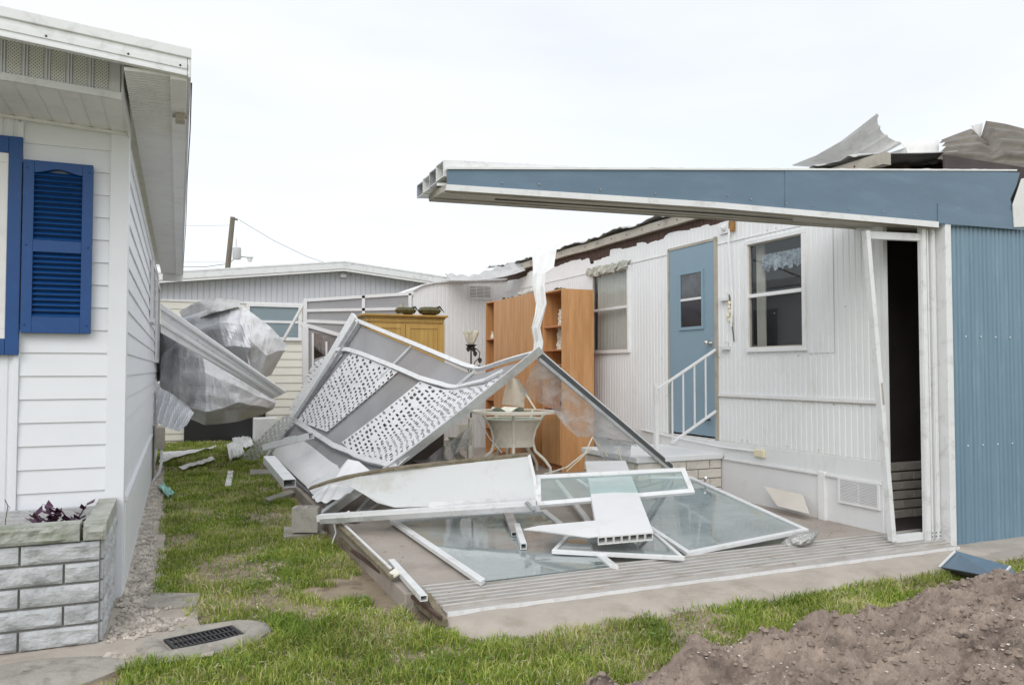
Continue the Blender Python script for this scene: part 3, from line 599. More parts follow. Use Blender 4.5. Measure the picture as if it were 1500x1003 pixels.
# ------------------------------------------------------------ planter with rock-face bricks
root = thing('brick_planter', 'raised planter of grey rock-faced bricks with mossy cap stones', 'planter', (-.9, 4.75, 0))
px0, px1, py0, py1 = -2.3, -.325, 4.74, 5.60
def rock(mb, x0, x1, z0, z1, y, dep=.03, face='f', seed=0):
    "split-face brick: front face bulges irregularly"
    nx = max(3, int(abs(x1-x0)/.02)); nz_ = 6
    def fn(u, v):
        x = x0+(x1-x0)*u; z = z0+(z1-z0)*v; ed = min(u*(x1-x0), (1-u)*(x1-x0), v*(z1-z0), (1-v)*(z1-z0))/.014
        b = dep*min(1, max(0, ed))*(.45+0.55*noise.noise(Vector((x*7, z*11, seed)))+.5*noise.noise(Vector((x*22, z*26, seed+5))))
        return (x, y-max(0, b)-.004, z) if face == 'f' else (y+max(0, b)+.004, x, z)
    mb.grid(fn, nx, nz_)
    if face == 'f': mb.box((x0, y-.003, z0), (x1, y+.05, z1))
    else: mb.box((y-.05, x0, z0), (y+.003, x1, z1))
H = .545; nc = 5; ch = H/nc
cz = 0
for r_ in range(nc):
    z0 = r_*ch+.008; z1 = (r_+1)*ch-.006; L = .37
    xr = px1-.02; k = 0
    while xr > px0:
        wd = (.17 if (r_ % 2 == 1) and k == 0 else L); mb = MB(); rock(mb, xr-wd+.006, xr-.006, z0, z1, py0, .026, 'f', r_*13+k); mb.build('brick', M['stone'], root, smooth=True); xr -= wd; k += 1
    ya = py0+.02; k = 0
    while ya < py1-.05:
        wd = min((.17 if r_ % 2 == 0 and k == 0 else L), py1-ya); mb = MB(); rock(mb, ya+.004, ya+wd-.006, z0, z1, px1-.01, .022, 's', r_*7+k+50); mb.build('brick', M['stone'], root, smooth=True); ya += wd; k += 1
mb = MB().box((px0, py0+.012, 0), (px1-.022, py0+.11, H)); mb.box((px1-.12, py0+.115, 0), (px1-.022, py1, H)); mb.build('mortar_core', M['mortar'], root)
def capstone(x0, x1, y0, y1, z0, z1, s):
    mb = MB(); mb.box((x0+.003, y0+.004, z0), (x1-.003, y1, z1))
    def fn(u, v): 
        b = .016*min(1, min(u, 1-u, v, 1-v)*8)*(.5+noise.noise(Vector((u*6*(x1-x0)/.3, v*3, s)))); return (lerp(x0+.004, x1-.004, u), y0+.002-max(0, b), lerp(z0+.003, z1-.003, v))
    mb.grid(fn, 24, 6); mb.build('cap_stone', M['cap'], root, smooth=False)
xr = px1+.01; capstone(xr-.115, xr, py0-.02, py0+.22, H+.004, H+.095, 1); xr -= .125
while xr > px0: capstone(xr-.46, xr, py0-.025, py0+.10, H+.004, H+.095, xr); xr -= .47
for y in (py0+.225, py0+.455, py0+.685): capstone(px1-.10, px1+.008, y, min(y+.225, py1), H+.004, H+.092, y)
mb = MB().grid(lambda u, v: (px0+u*(px1-.11-px0), py0+.10+v*(py1-py0-.10), .50+.015*nz3((u*30, v*12, 0))), 60, 20); mb.build('planter_soil', M['dirt'], root, smooth=True)
mb = MB().box((px0, py1-.03, .50), (px1-.12, py1, H+.05)); mb.build('back_course', M['stone'], root)
def plant(c, n, hmax, label, sp=.14):
    c = Vector(c); rt = thing('purple_plant', label, 'plant', c); st = MB(); lf = MB()
    for k in range(n):
        a = random.uniform(0, 6.28); ln = random.uniform(.4, 1)*hmax; b = c+Vector((random.uniform(-sp, sp), random.uniform(-.04, .05), 0)); tip = b+Vector((math.cos(a)*ln*.5, math.sin(a)*ln*.3, ln))
        mid = lerp(b, tip, .5)+Vector((0, 0, .02)); st.tube([b, mid, tip], .004, 5)
        for j in range(6):
            t = .25+.15*j; q = lerp(b, tip, t); a2 = random.uniform(0, 6.28); ll = random.uniform(.05, .10); d = Vector((math.cos(a2), math.sin(a2), random.uniform(.1, .9))).normalized(); s_ = d.cross(Vector((0, 0, 1))).normalized()*ll*.24
            lf.add([q, q+d*ll*.45+s_, q+d*ll*.45-s_-Vector((0, 0, .004)), q+d*ll], [(0, 1, 3), (0, 3, 2)])
    st.build('stem', M['purple'], rt); lf.build('leaf', M['purple'], rt); return rt
plant((-.60, 5.15, .50), 15, .17, 'dark purple leafy plant growing in the brick planter', .11)
mb = MB(); b = Vector((-.84, 5.1, .5)); mb.tube([b, b+Vector((0, 0, .12)), b+Vector((.01, 0, .2)), b+Vector((-.005, 0, .235))], .003, 5); mb.tube([b+Vector((.01, 0, .2)), b+Vector((.02, 0, .19)), b+Vector((.012, 0, .175))], .002, 4)
tag(mb.build('dry_twig', M['wood_pole']), 'thin dry twig sticking up from the planter soil', 'twig')
# ------------------------------------------------------------ damaged home on the right
TX = 5.40; TY0 = 4.78; TY1 = 12.8
root = TH = thing('damaged_mobile_home', 'white corrugated mobile home with pale blue door and peeled roof edge', 'house', (TX, 6.9, 0))
ud = Vector((0, 1, 0))
doorY0, doorY1, doorZ0, doorZ1 = 6.93, 7.82, .70, 2.87
winA = (5.60, 6.44, 1.625, 2.765)      # near window (y0,y1,z0,z1) outer frame
winB = (8.68, 9.70, 1.665, 2.80)
def hole(w, g=.03): return (w[0]-TY0+g, w[1]-TY0-g, w[2]+g, w[3]-g)
dh = (doorY0-TY0, doorY1-TY0, doorZ0, doorZ1)
def torn(s):
    y = TY0+s; k = math.floor(s/.075); r = random.Random(k*7+1).random(); q = random.Random(int(k/5)*13+5).random()
    t = 3.062-.012*r-.03*(q > .6)-.03*noise.noise(Vector((y*2, 0, 0)))
    if 9.2 < y < 9.75: t -= .085
    if 7.9 < y < 8.3: t -= .03
    if y > 10.4: t -= .02*q
    return min(t, 3.10)
holes = [hole(winA), dh, hole(winB)]
mb = ribbed((TX, TY0), (TX, TY1), .69, 3.1, (-1, 0, 0), .066, .006, .022, holes=holes, ztop=torn); mb.build('corrugated_wall', M['wall'], root)
mb = MB().box((TX+.012, TY0, 2.97), (TX+.03, TY1+1.5, 3.16)); mb.build('torn_sheathing', M['brown'], root)
mb = MB()
for i in range(120):                     # frayed sheathing strips under the edge
    y = TY0+i*.068; h = random.uniform(.0, .05); mb.box((TX+.0085, y, 3.03-h), (TX+.0115, y+.06, 3.15))
mb.build('frayed_sheathing', M['brown'], root)
# horizontal seams and belt mouldings
def strip(n, y0, y1, z, h, t=.008, m='wall', za=None):
    mb = MB().prism([(TX-t, y0, z), (TX-t, y1, za or z), (TX-t, y1, (za or z)+h), (TX-t, y0, z+h)], (t-.0005, 0, 0)); return mb.build(n, M[m], root)
strip('seam', 7.86, TY1, 2.815, .012, m='trimwhite'); strip('seam', TY0, 6.90, 2.80, .010, m='trimwhite')
strip('belt_molding', TY0, 6.9, 1.165, .030, .014, 'trimwhite'); strip('belt_shadow_lip', TY0, 6.9, 1.158, .007, .018, 'tan')
strip('sill_strip', TY0, 8.7, .675, .016, .006, 'tan')
# raised repair sheet round the near window
mb = ribbed((TX-.006, 5.28), (TX-.006, 5.60), 1.60, 2.80, (-1, 0, 0), .066, .005, .022); mb.build('patch_panel', M['wall'], root)
mb = MB()
for i in range(46):
    y = random.uniform(TY0+.1, 12); z = random.choice([.72, 1.14, 1.21, 1.58, 2.83, 2.0]); mb.sphere((TX-.003, y, z), .006, 5, 2)
o = mb.build('rivets', M['tan'], root); tag(o, kind='stuff')
# skirting: white ledge band, recessed panels, vent, outlet
mb = MB().box((TX-.012, TY0, .52), (TX+.02, 12.8, .688)); mb.build('skirt_band', M['sidingold'], root, bevel=.004)
mb = MB()
for y0, y1 in ((TY0, 5.42), (5.43, 8.04), (8.05, 10.2), (10.21, 12.8)): mb.box((TX-.008, y0, .10), (TX+.02, y1, .512))
mb.build('skirting', M['panel'], root, bevel=.003)
mb = MB().box((TX-.035, 5.39, .1), (TX-.004, 5.47, .53)); mb.box((TX-.03, TY0+.01, .495), (TX-.004, 6.8, .52)); mb.build('skirt_batten', M['trimwhite'], root, bevel=.004)
vt = frame_rect((TX-.010, 4.80, .285), (0, 1, 0), (0, 0, 1), .44, .225, .022, .022, (-1, 0, 0)).build('vent', M['trimwhite'], root, bevel=.002)
mb = MB(); mb.box((TX-.025, 5.012, .307), (TX-.012, 5.024, .488))
for k in range(14): z = .312+k*.0128; mb.prism([(TX-.030, 4.822, z-.002), (TX-.012, 4.822, z+.004), (TX-.012, 4.822, z+.010), (TX-.030, 4.822, z+.004)], (0, .396, 0))
mb.build('louvre', M['trimwhite'], vt)
MB().box((TX-.0115, 4.822, .307), (TX-.0095, 5.218, .488)).build('vent_void', M['dark_in'], vt)
mb = MB().box((TX-.045, 6.17, .578), (TX-.012, 6.31, .652)); mb.build('outlet_box', M['yellowed'], root, bevel=.008)
mb = MB().tube([(TX-.03, 6.31, .63), (TX-.03, 6.8, .625), (TX-.04, 7.6, .66), (TX-.03, 8.4, .70)], .010, 6); mb.build('conduit', M['trimwhite'], root, smooth=True)
# windows
def window(w, curtain_side=True, mid=.5, name='window'):
    y0, y1, z0, z1 = w; f = frame_rect((TX+.02, y0, z0), (0, 1, 0), (0, 0, 1), y1-y0, z1-z0, .045, .05, (-1, 0, 0)).build('window', M['trimwhite'], root, bevel=.004)
    zm = lerp(z0, z1, mid); MB().box((TX-.02, y0+.045, zm-.018), (TX+.02, y1-.045, zm+.018)).build('sash_bar', M['trimwhite'], f, bevel=.003)
    fr = MB(); q = frame_rect((TX+.016, y0+.045, z0+.045), (0, 1, 0), (0, 0, 1), y1-y0-.09, z1-z0-.09, .012, .022, (-1, 0, 0)); q.build('sash_rim', M['tan'], f)
    MB().add([(TX+.008, y0+.045, z0+.045), (TX+.008, y1-.045, z0+.045), (TX+.008, y1-.045, z1-.045), (TX+.008, y0+.045, z1-.045)], [(0, 1, 2, 3)]).build('pane', M['glass'], f)
    return f
f = window(winA); y0, y1, z0, z1 = winA
mb = MB(); mb.grid(lambda u, v: (TX+.10+.018*math.sin(u*34+v), y1-.04-u*.12, z0+v*(z1-z0)), 50, 8); mb.build('curtain', M['curtain'], f)
def lace(u, v):
    return (TX+.05+.012*math.sin(u*60), lerp(y0+.04, y1-.18, u), z1-.16-v*(.16+.02*math.sin(u*38)))
mb = MB().grid(lace, 90, 6); mb.build('valance', mat('dim_lace', (.30, .34, .38), .9, var=.6, scale=16, dirt=(.03,.04,.05), dirtamt=.9, dscale=22), f)
f = window(winB, mid=.53); y0, y1, z0, z1 = winB
mb = MB(); mb.grid(lambda u, v: (TX+.07+.016*math.sin(u*70+v*2), lerp(y0+.03, y1-.03, u), z0+v*(z1-z0-.02)), 130, 8); mb.build('curtain', M['curtain'], f)
# interior shell
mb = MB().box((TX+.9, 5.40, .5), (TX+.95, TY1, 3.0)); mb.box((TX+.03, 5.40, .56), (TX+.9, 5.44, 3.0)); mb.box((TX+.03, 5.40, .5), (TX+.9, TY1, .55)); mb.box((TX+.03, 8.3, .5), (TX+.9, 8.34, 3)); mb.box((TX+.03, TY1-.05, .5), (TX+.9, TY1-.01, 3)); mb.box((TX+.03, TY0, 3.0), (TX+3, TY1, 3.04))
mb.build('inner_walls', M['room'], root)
# door
f = MB().box((TX-.006, doorY0+.02, doorZ0+.02), (TX+.03, doorY1-.02, doorZ1-.02)).build('door', M['door_blue'], root, bevel=.003)
fr = MB(); fr.box((TX-.02, doorY0-.025, doorZ0-.01), (TX+.01, doorY0+.018, doorZ1+.02)); fr.box((TX-.012, doorY1-.018, doorZ0), (TX+.01, doorY1+.012, doorZ1+.0)); fr.box((TX-.012, doorY0, doorZ1-.018), (TX+.01, doorY1, doorZ1+.012)); fr.build('door_frame', M['tan'], root)
dy0, dy1, dz0, dz1 = 7.14, 7.60, 1.90, 2.575
frame_rect((TX-.006, dy0, dz0), (0, 1, 0), (0, 0, 1), dy1-dy0, dz1-dz0, .035, .014, (-1, 0, 0)).build('window_frame', M['door_blue'], f)
MB().box((TX-.018, dy0+.035, 2.235), (TX-.006, dy1-.035, 2.26)).build('glazing_bar', M['trimwhite'], f)
MB().box((TX-.010, dy0+.035, dz0+.035), (TX-.008, dy1-.035, 2.232)).build('lower_pane', mat('door_pane_dark', (.03, .03, .038), .08), f)
MB().box((TX-.010, dy0+.035, 2.262), (TX-.008, dy1-.035, dz1-.035)).build('upper_pane', mat('door_pane_veiled', (.09, .10, .11), .1, var=.4, scale=6), f)
mb = MB().tube([(TX-.006, 7.03, 1.74), (TX-.05, 7.03, 1.74)], .011); mb.sphere((TX-.062, 7.03, 1.74), .028, 12, 6); mb.tube([(TX-.007, 7.03, 1.74), (TX-.013, 7.03, 1.74)], .036, 14); mb.build('knob', M['knob'], f, smooth=True)
mb = MB().tube([(TX-.006, 7.05, .90), (TX-.05, 7.06, .90), (TX-.07, 7.06, .90)], [.008, .008, .016]); mb.tube([(TX-.03, 7.02, .905), (TX-.03, 7.16, .895)], .008); mb.build('door_stop', M['iron'], f)
# torn bracket strip between door and window
q = MB(); q.tube([(TX-.035, 6.66, 2.93), (TX-.05, 6.66, 2.8), (TX-.03, 6.63, 2.2), (TX-.04, 6.64, 1.9)], .012, 6); q.box((TX-.02, 6.70, 2.90), (TX-.01, 6.85, 3.02)); q.sphere((TX-.03, 6.76, 2.96), .035, 8, 4); q.build('torn_bracket', M['trimwhite'], root)
mb = MB(); mb.box((TX-.04, 6.60, 2.90), (TX-.01, 6.66, 3.04)); mb.build('rusty_bracket', mat('rust', S(150,110,60), .8, var=.4, scale=20), root)
for z in (2.18, 1.66):
    mb = MB().box((TX-.05, 6.70, z), (TX-.006, 6.84, z+.035)); mb.box((TX-.03, 6.73, z+.035), (TX-.008, 6.78, z+.09)); mb.build('wall_bracket', M['sidingold'], root)
mb = MB()
for k in range(5): mb.sphere((TX-.012+random.uniform(-.005,.003), 6.70+random.uniform(-.02,.02), 1.97+k*.045), .028, 6, 4)
mb.build('foam_patch', M['yellowed'], root)
mb = MB().prism([(TX-.02, 6.62, 1.74), (TX-.02, 6.69, 2.24), (TX-.014, 6.69, 2.24), (TX-.014, 6.62, 1.74)], (-.0, .012, 0)); mb.build('loose_wire_cover', M['dark_alu'], root)
# drip edge and roof
def de(y): return .012*noise.noise(Vector((y*1.2, 0, 3)))
L = []
for i in range(40):
    y = lerp(TY0-.1, 13.6, i/39); b = 3.135+de(y); L.append([(TX-.06, y, b), (TX+.03, y, b), (TX+.03, y, b+.10), (TX-.045, y, b+.105)])
MB().loops([[Vector(p) for p in r] for r in L]).build('drip_edge', M['tan'], root)
mb = MB()
for i in range(24): y = TY0+.2+i*.37; mb.sphere((TX-.056, y, 3.19+de(y)), .008, 5, 3)
tag(mb.build('roof_nails', M['iron'], root), kind='stuff')
def roofz(u, v):
    x = TX-.09+u*3.6; y = lerp(4.9, 13.6, v); rib = .028*max(0, math.sin(v*8.7/.42*6.2832))**6
    z = 3.25+u*.55+rib*(1 if u > .0 else .6)+.02*noise.noise(Vector((x*1.5, y*1.5, 0)))
    if u < .12: z += (.12-u)/.12*(.045*noise.noise(Vector((y*2.3, 1, 0)))+.02+.03*noise.noise(Vector((y*7, 1, 0))))
    if y > 12: z += (y-12)**2*.03*(1-u)
    return (x, y, z)
MB().grid(roofz, 24, 300, (0, 0, .006)).build('roof', M['roofmetal'], root)
# end return wall into the front store and the dark store behind the sliding doors
mb = MB().box((TX+.002, TY0-.03, .1), (TX+.05, TY0+.1, 3.1)); mb.build('corner_trim', M['sidingold'], root)
mb = ribbed((TX+.05, TY0+.42), (TX+.34, TY0+.42), .1, 3.0, (0, -1, 0), .09, .01, .03); mb.build('end_wall', M['wall'], root)
mb = MB().box((TX+.31, TY0+.30, .1), (TX+.43, TY0+.44, 3.0)); mb.build('end_post', M['sidingold'], root)
# ------------------------------------------------------------ blue store wall, doors
BYp = 4.43
root = thing('blue_shed', 'steel blue ribbed metal shed wall with white corner post', 'shed', (5.8, BYp, 0))
def blue_prof():
    mb = MB(); x = 5.765; st = [(x, 0)]; k = 0
    while x < 9:
        p_ = (.062, .045, .05)[k % 3]; st += [(x+p_*.5, 0), (x+p_*.62, .009), (x+p_*.86, .009), (x+p_, 0)]; x += p_; k += 1
    for (a, x_), (b, y_) in zip(st, st[1:]): mb.add([(a, BYp+x_, .02), (b, BYp+y_, .02), (b, BYp+y_, 2.70), (a, BYp+x_, 2.70)], [(0, 1, 2, 3)])
    return mb
blue_prof().build('ribbed_wall', M['steel_blue'], root)
mb = MB()
for z in (.83, 1.72):
    for x in (5.95, 6.13, 6.31, 6.49): mb.sphere((x, BYp-.002, z), .007, 6, 3)
mb.build('screw_row', M['trimwhite'], root); tag(bpy.data.objects['screw_row'], kind='stuff')
mb = MB().box((5.69, BYp-.035, .0), (5.757, BYp+.08, 2.64)); mb.build('corner_post', M['alu'], root, bevel=.004)
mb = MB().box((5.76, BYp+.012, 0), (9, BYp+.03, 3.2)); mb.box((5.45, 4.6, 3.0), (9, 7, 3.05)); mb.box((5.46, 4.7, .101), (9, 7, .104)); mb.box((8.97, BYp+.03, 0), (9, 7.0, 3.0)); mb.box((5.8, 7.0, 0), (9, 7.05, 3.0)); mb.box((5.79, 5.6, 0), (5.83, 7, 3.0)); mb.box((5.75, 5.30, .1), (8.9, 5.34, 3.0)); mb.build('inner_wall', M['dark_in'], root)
mb = MB()
for k in range(6):
    for j in range(3): mb.box((5.76+j*.25+(k % 2)*.1, 5.20, .105+k*.085), (5.76+j*.25+.24+(k % 2)*.1, 5.27, .1+k*.085+.075))
mb.build('brick_base', M['brickwhite'], root, bevel=.004)
# stacked sliding door stiles and the leaning one
root = thing('sliding_door', 'stack of white aluminium sliding door stiles beside the blue wall', 'door', (5.55, 4.5, .08))
a = P(1348, 336, Y=4.50); b = P(1351, 794, Y=4.50)
for k, (xa, xb) in enumerate(((5.505, 5.56), (5.575, 5.605), (5.62, 5.65), (5.655, 5.685))):
    yy = 4.52-.0*k; mb = MB().box((xa, 4.47+.015*(k % 2), .07), (xb, 4.505, 2.60)); mb.box((xa+.006, 4.462+.015*(k % 2), .09), (xb-.006, 4.47+.015*(k % 2), 2.58)); mb.build('stile', M['alu'], root, bevel=.003)
mb = MB()
for k in range(4): 
    for j in range(2): mb.sphere((5.53+k*.042, 4.466, .12+j*.03), .005, 6, 3)
mb.build('screws', M['iron'], root); tag(bpy.data.objects['screws'], kind='stuff')
mb = MB().box((5.20, 4.49, .075), (5.50, 4.53, .155)); mb.build('bottom_rail', M['alu'], root, bevel=.003)
ta = P(1268, 338, Y=4.47); tb = P(1307, 792, Y=4.47)
root = thing('door_stile', 'white aluminium door stile leaning left inside the sliding door opening', 'door frame', (tb.x, 4.47, tb.z))
mb = MB().beam(tb, ta, .042, .05, up=(0, 1, 0)); mb.build('stile_bar', M['alu'], root, bevel=.003)
mb = MB().beam(ta+Vector((.02, .02, -.03)), P(1346, 348, Y=4.5), .04, .06); mb.build('top_rail', M['alu'], root, bevel=.003)
lk = lerp(tb, ta, .45)
mb = MB().beam(lerp(tb, ta, .44)+Vector((.004, -.027, 0)), lerp(tb, ta, .51)+Vector((.004, -.027, 0)), .014, .006, up=(0, 1, 0)); mb.build('latch_slot', M['tan'], root)
# ------------------------------------------------------------ threshold track
root = thing('threshold_track', 'long worn ribbed aluminium sliding door sill along the front of the slab', 'door sill', (3.5, 4.5, 0))
def trk(u, v):
    x0 = lerp(1.36, 1.45, 1-v); x = lerp(x0, 5.70, u); y = lerp(4.30, 4.68, v)
    return (x, y+.0, 0)
prof = [(4.68, .128), (4.675, .118)]
y = 4.66; zz = .112
for k in range(7):
    prof += [(y, zz), (y-.004, zz+.020), (y-.010, zz+.020), (y-.014, zz), (y-.034, zz-.003), ]; y -= .0435; zz -= .0085
prof += [(4.345, zz+.006), (4.330, zz+.004), (4.328, zz-.046)]
prof = [(4.69, .128)]+prof+[(4.335, -.01), (4.69, -.01)]
def X0(y): return 1.455 if y < 4.36 else 1.455-(y-4.36)*.16
n_ = 40; L = []
for i in range(n_+1):
    u = i/n_; r = []
    for (y, z) in prof: x = lerp(X0(y), 5.69, u); r.append(Vector((x, y+.012*u+.004*noise.noise(Vector((x*2, 0, 0))), z+.003*noise.noise(Vector((x*1.5, y*3, 0))))))
    L.append(r)
MB().loops(L).build('sill', M['track'], root)
y = 4.66; zz = .112
for k in range(7):
    L = []
    for i in range(41):
        x = lerp(X0(y), 5.688, i/40); yy = y+.012*i/40+.004*noise.noise(Vector((x*2, 0, 0))); z = zz+.021+.003*noise.noise(Vector((x*1.5, y*3, 0))); j = .0015*noise.noise(Vector((x*8, k, 0)))
        L.append([Vector((x, yy-.002, z-.004)), Vector((x, yy-.013, z-.004)), Vector((x, yy-.013, z+.002+j)), Vector((x, yy-.002, z+.002+j))])
    MB().loops(L).build('track_rib', M['ribalu'], root); y -= .0435; zz -= .0085
mb = MB().box((1.46, 4.322, -.01), (5.69, 4.327, .062)); mb.build('front_lip', M['alu'], root)
# ------------------------------------------------------------ roof header remnant
root = thing('roof_header', 'broken end of porch roof with tapering blue fascia reaching out over the wreck', 'roof remnant', (3.6, BYp, 2.6))
def PF(pts, Y): return [P(x, y, Y=Y) for x, y in pts]
Yf = 4.40
top = [(655, 247.5)]+[(x, 249+.5*math.sin(x)+1.0*noise.noise(Vector((x*.03, 0, 0)))) for x in range(700, 1150, 25)]
mb = MB().prism(PF([(655, 248), (800, 248), (1152, 248.5), (1152, 305), (1050, 297), (900, 287), (655, 271)], Yf), (0, .006, 0)); mb.build('fascia', M['fascia_blue'], root)
mb = MB().prism(PF([(1150, 248.5), (1300, 250), (1470, 251.5), (1494, 253), (1489, 272), (1480, 292), (1486, 312), (1486, 333), (1380, 330), (1374, 326), (1150, 306)], Yf-.004), (0, .006, 0)); mb.build('fascia', M['fascia_blue'], root)
mb = MB().prism(PF([(1374, 298), (1440, 305), (1484, 309), (1500, 312), (1500, 337), (1374, 327)], Yf-.010), (0, .005, 0)); mb.build('flashing', M['fascia_blue'], root)
mb = MB()
for x, y in ((1066, 288), (1100, 294), (1152, 300), (1192, 303), (1244, 308), (1294, 312), (1340, 317), (735, 270), (790, 272), (880, 280), (960, 286), (1404, 307), (1432, 310)): mb.sphere(P(x, y-2, Y=Yf-.006), .006, 6, 3)
tag(mb.build('rivets', M['tan'], root), kind='stuff')
# ragged white lip along the top
L = []
for i in range(160):
    t = i/159; px = lerp(655, 1488, t); c0 = P(px, 247.2+1.5*t*2-.3, Y=Yf); h = .010+.012*max(0, noise.noise(Vector((t*60, 0, 0))))
    L.append([c0+Vector((0, -.012, -.006)), c0+Vector((0, .05, -.004)), c0+Vector((0, .05, h)), c0+Vector((0, -.012, h*.7))])
MB().loops(L).build('top_lip', M['sidingold'], root)
# box beam under the fascia: white face and stained underside
A = [P(655, 270.5, Y=Yf-.004), P(653, 279, Y=Yf-.004), P(628, 293.6, Y=5.05), P(628, 280, Y=5.05)]
Am = [P(1050, 296.5, Y=Yf-.004), P(1050, 305, Y=Yf-.004), P(1040, 320, Y=5.05), P(1040, 300, Y=5.05)]
B = [P(1374, 325, Y=Yf-.004), P(1374, 333.5, Y=Yf-.004), P(1345, 341, Y=5.05), P(1345, 310, Y=5.05)]
MB().loops([A, Am, B]).build('beam_box', M['undersoffit'], root)
A2 = [A[0]+Vector((-.004, -.008, 0)), A[1]+Vector((-.004, -.008, .0)), A[1]+Vector((-.004, -.002, 0)), A[0]+Vector((-.004, -.002, 0))]
B2 = [B[0]+Vector((.0, -.008, 0)), B[1]+Vector((.0, -.008, 0)), B[1]+Vector((0, -.002, 0)), B[0]+Vector((0, -.002, 0))]
C2 = [Am[0]+Vector((.0, -.008, 0)), Am[1]+Vector((.0, -.008, 0)), Am[1]+Vector((0, -.002, 0)), Am[0]+Vector((0, -.002, 0))]
MB().loops([A2, C2, B2]).build('beam_face', M['alu'], root)
def under(t, v):
    a = lerp(A[1], Am[1], t/.55) if t < .55 else lerp(Am[1], B[1], (t-.55)/.45); b = lerp(A[2], Am[2], t/.55) if t < .55 else lerp(Am[2], B[2], (t-.55)/.45); return lerp(a, b, v)-Vector((0, 0, .003))
for v0, v1, t0, t1, mm in ((.40, .44, .1, .7, 'seam'), (.08, .10, 0, 1, 'rib'), (.70, .72, 0, 1, 'rib'), (.96, .99, 0, 1, 'rib')):
    L = []
    for k in range(13): t = lerp(t0, t1, k/12); p, q = under(t, v0), under(t, v1); dz = Vector((0, 0, -.006)); L.append([p, q, q+dz, p+dz])
    MB().loops(L).build('underside_seam' if mm == 'seam' else 'underside_rib', mat('seam_stain', S(96, 90, 82), .8) if mm == 'seam' else M['undersoffit'], root)
# stepped ends of the roof pans at the far left
for k in range(4):
    y0 = 4.43+.165*k; z0, z1 = 2.60, 2.70-.004*k; x = 1.462+.008*k
    o_ = [Vector((x, y0, z0)), Vector((x, y0+.15, z0)), Vector((x, y0+.15, z1)), Vector((x, y0, z1))]; cc = sum(o_, Vector())/4; i_ = [lerp(p, cc, .14) for p in o_]; dv = Vector((.9, 0, .055))
    MB().loops([o_, [p+dv for p in o_], [p+dv for p in i_], i_], closed=True).build('roof_pan', M['alu'] if k % 2 == 0 else M['mill'], root)
    MB().prism([p+dv*.1 for p in i_], (.01, 0, 0)).build('pan_hollow', M['undersoffit'], root)
MB().prism([P(640, 268, Y=4.46), P(655, 268, Y=4.46), P(655, 272, Y=4.46), P(640, 272, Y=4.46)], (.002, 0.01, .0)).build('pan_ledge', M['soffit'], root)
mb = MB().prism(PF([(1497, 262), (1512, 258), (1512, 332), (1486, 333), (1484, 300)], Yf-.02), (0, .01, 0)); tag(mb.build('bent_white_sheet', M['white_film'], bevel=.003), 'torn white sheet at the right end of the blue fascia', 'metal sheet')
# ------------------------------------------------------------ debris on the damaged roof
def sheet3(name, pts, nu, nv, m, label, cat, amp=.02, fs=3, th=(0, 0, .006), rib=0, sm=True, par=None, ribn=8, ribax=0):
    "pts: TL,TR,BR,BL 3-D corners"
    def fn(u, v):
        p = quad(pts, u, v); w_ = math.sin(math.pi*min(1, max(0, u)))
        q = noise.noise(p*fs)*amp+noise.noise(p*fs*3)*amp*.35
        s_ = (u if ribax == 0 else v); r = rib*max(0, math.sin(s_*ribn*6.2832))**4 if rib else 0
        return p+nn*(q+r)
    nn = (pts[1]-pts[0]).cross(pts[3]-pts[0]).normalized()
    mb = MB().grid(fn, nu, nv, nn*Vector(th).length); o = mb.build(name, m, par, smooth=sm)
    if label: tag(o, label, cat)
    return o
pt = [P(1205, 222, Y=6.3), P(1284, 167, Y=6.1), P(1321, 210, Y=6.0), P(1240, 246, Y=6.4)]
def curl(u, v):
    a = [P(1160, 242, d=8.6), P(1195, 228, d=8.3), P(1232, 207, d=8.1), P(1262, 184, d=8.0), P(1285, 166, d=7.9)]
    b = [P(1163, 243, d=8.9), P(1215, 246, d=8.7), P(1245, 246, d=8.5), P(1283, 232, d=8.4), P(1321, 211, d=8.3)]
    t = u*4; i = min(3, int(t)); f = t-i; p = lerp(lerp(a[i], a[i+1], f), lerp(b[i], b[i+1], f), v)
    return p+Vector((0, .10*math.sin(v*3.14)*u, 0))+Vector((0, -1, 0))*(.020*max(0, math.sin(v*22))**3)
o = MB().grid(curl, 60, 30, (0, .006, 0)).build('curled_roof_sheet', M['lightmetal'], smooth=True); tag(o, 'grey roofing sheet curled up to a point above the blue fascia', 'metal sheet')
mb = MB().prism([P(1236, 246, d=8.1), P(1327, 216, d=7.7), P(1332, 232, d=7.7), P(1300, 246, d=8.0), P(1275, 252, d=8.0)], (0, .06, 0)); o = mb.build('broken_white_board', M['sidingold']); tag(o, 'short white painted board with nail slits sticking out under the curled sheet', 'board')
mb = MB().prism([P(1290, 247, d=7.6), P(1330, 230, d=7.5), P(1333, 246, d=7.5), P(1300, 256, d=7.6)], (0, .08, 0)); tag(mb.build('splintered_timber', M['grime']), 'splintered timber end between white board and blue fascia', 'timber')
pts = D3([(1318, 206, 7.9), (1376, 206, 7.7), (1374, 240, 7.5), (1330, 228, 7.7)])
sheet3('white_roof_sheet', pts, 20, 16, M['white_film'], 'shiny white crumpled sheet between the grey curl and the dark roofing', 'metal sheet', .06, 4)
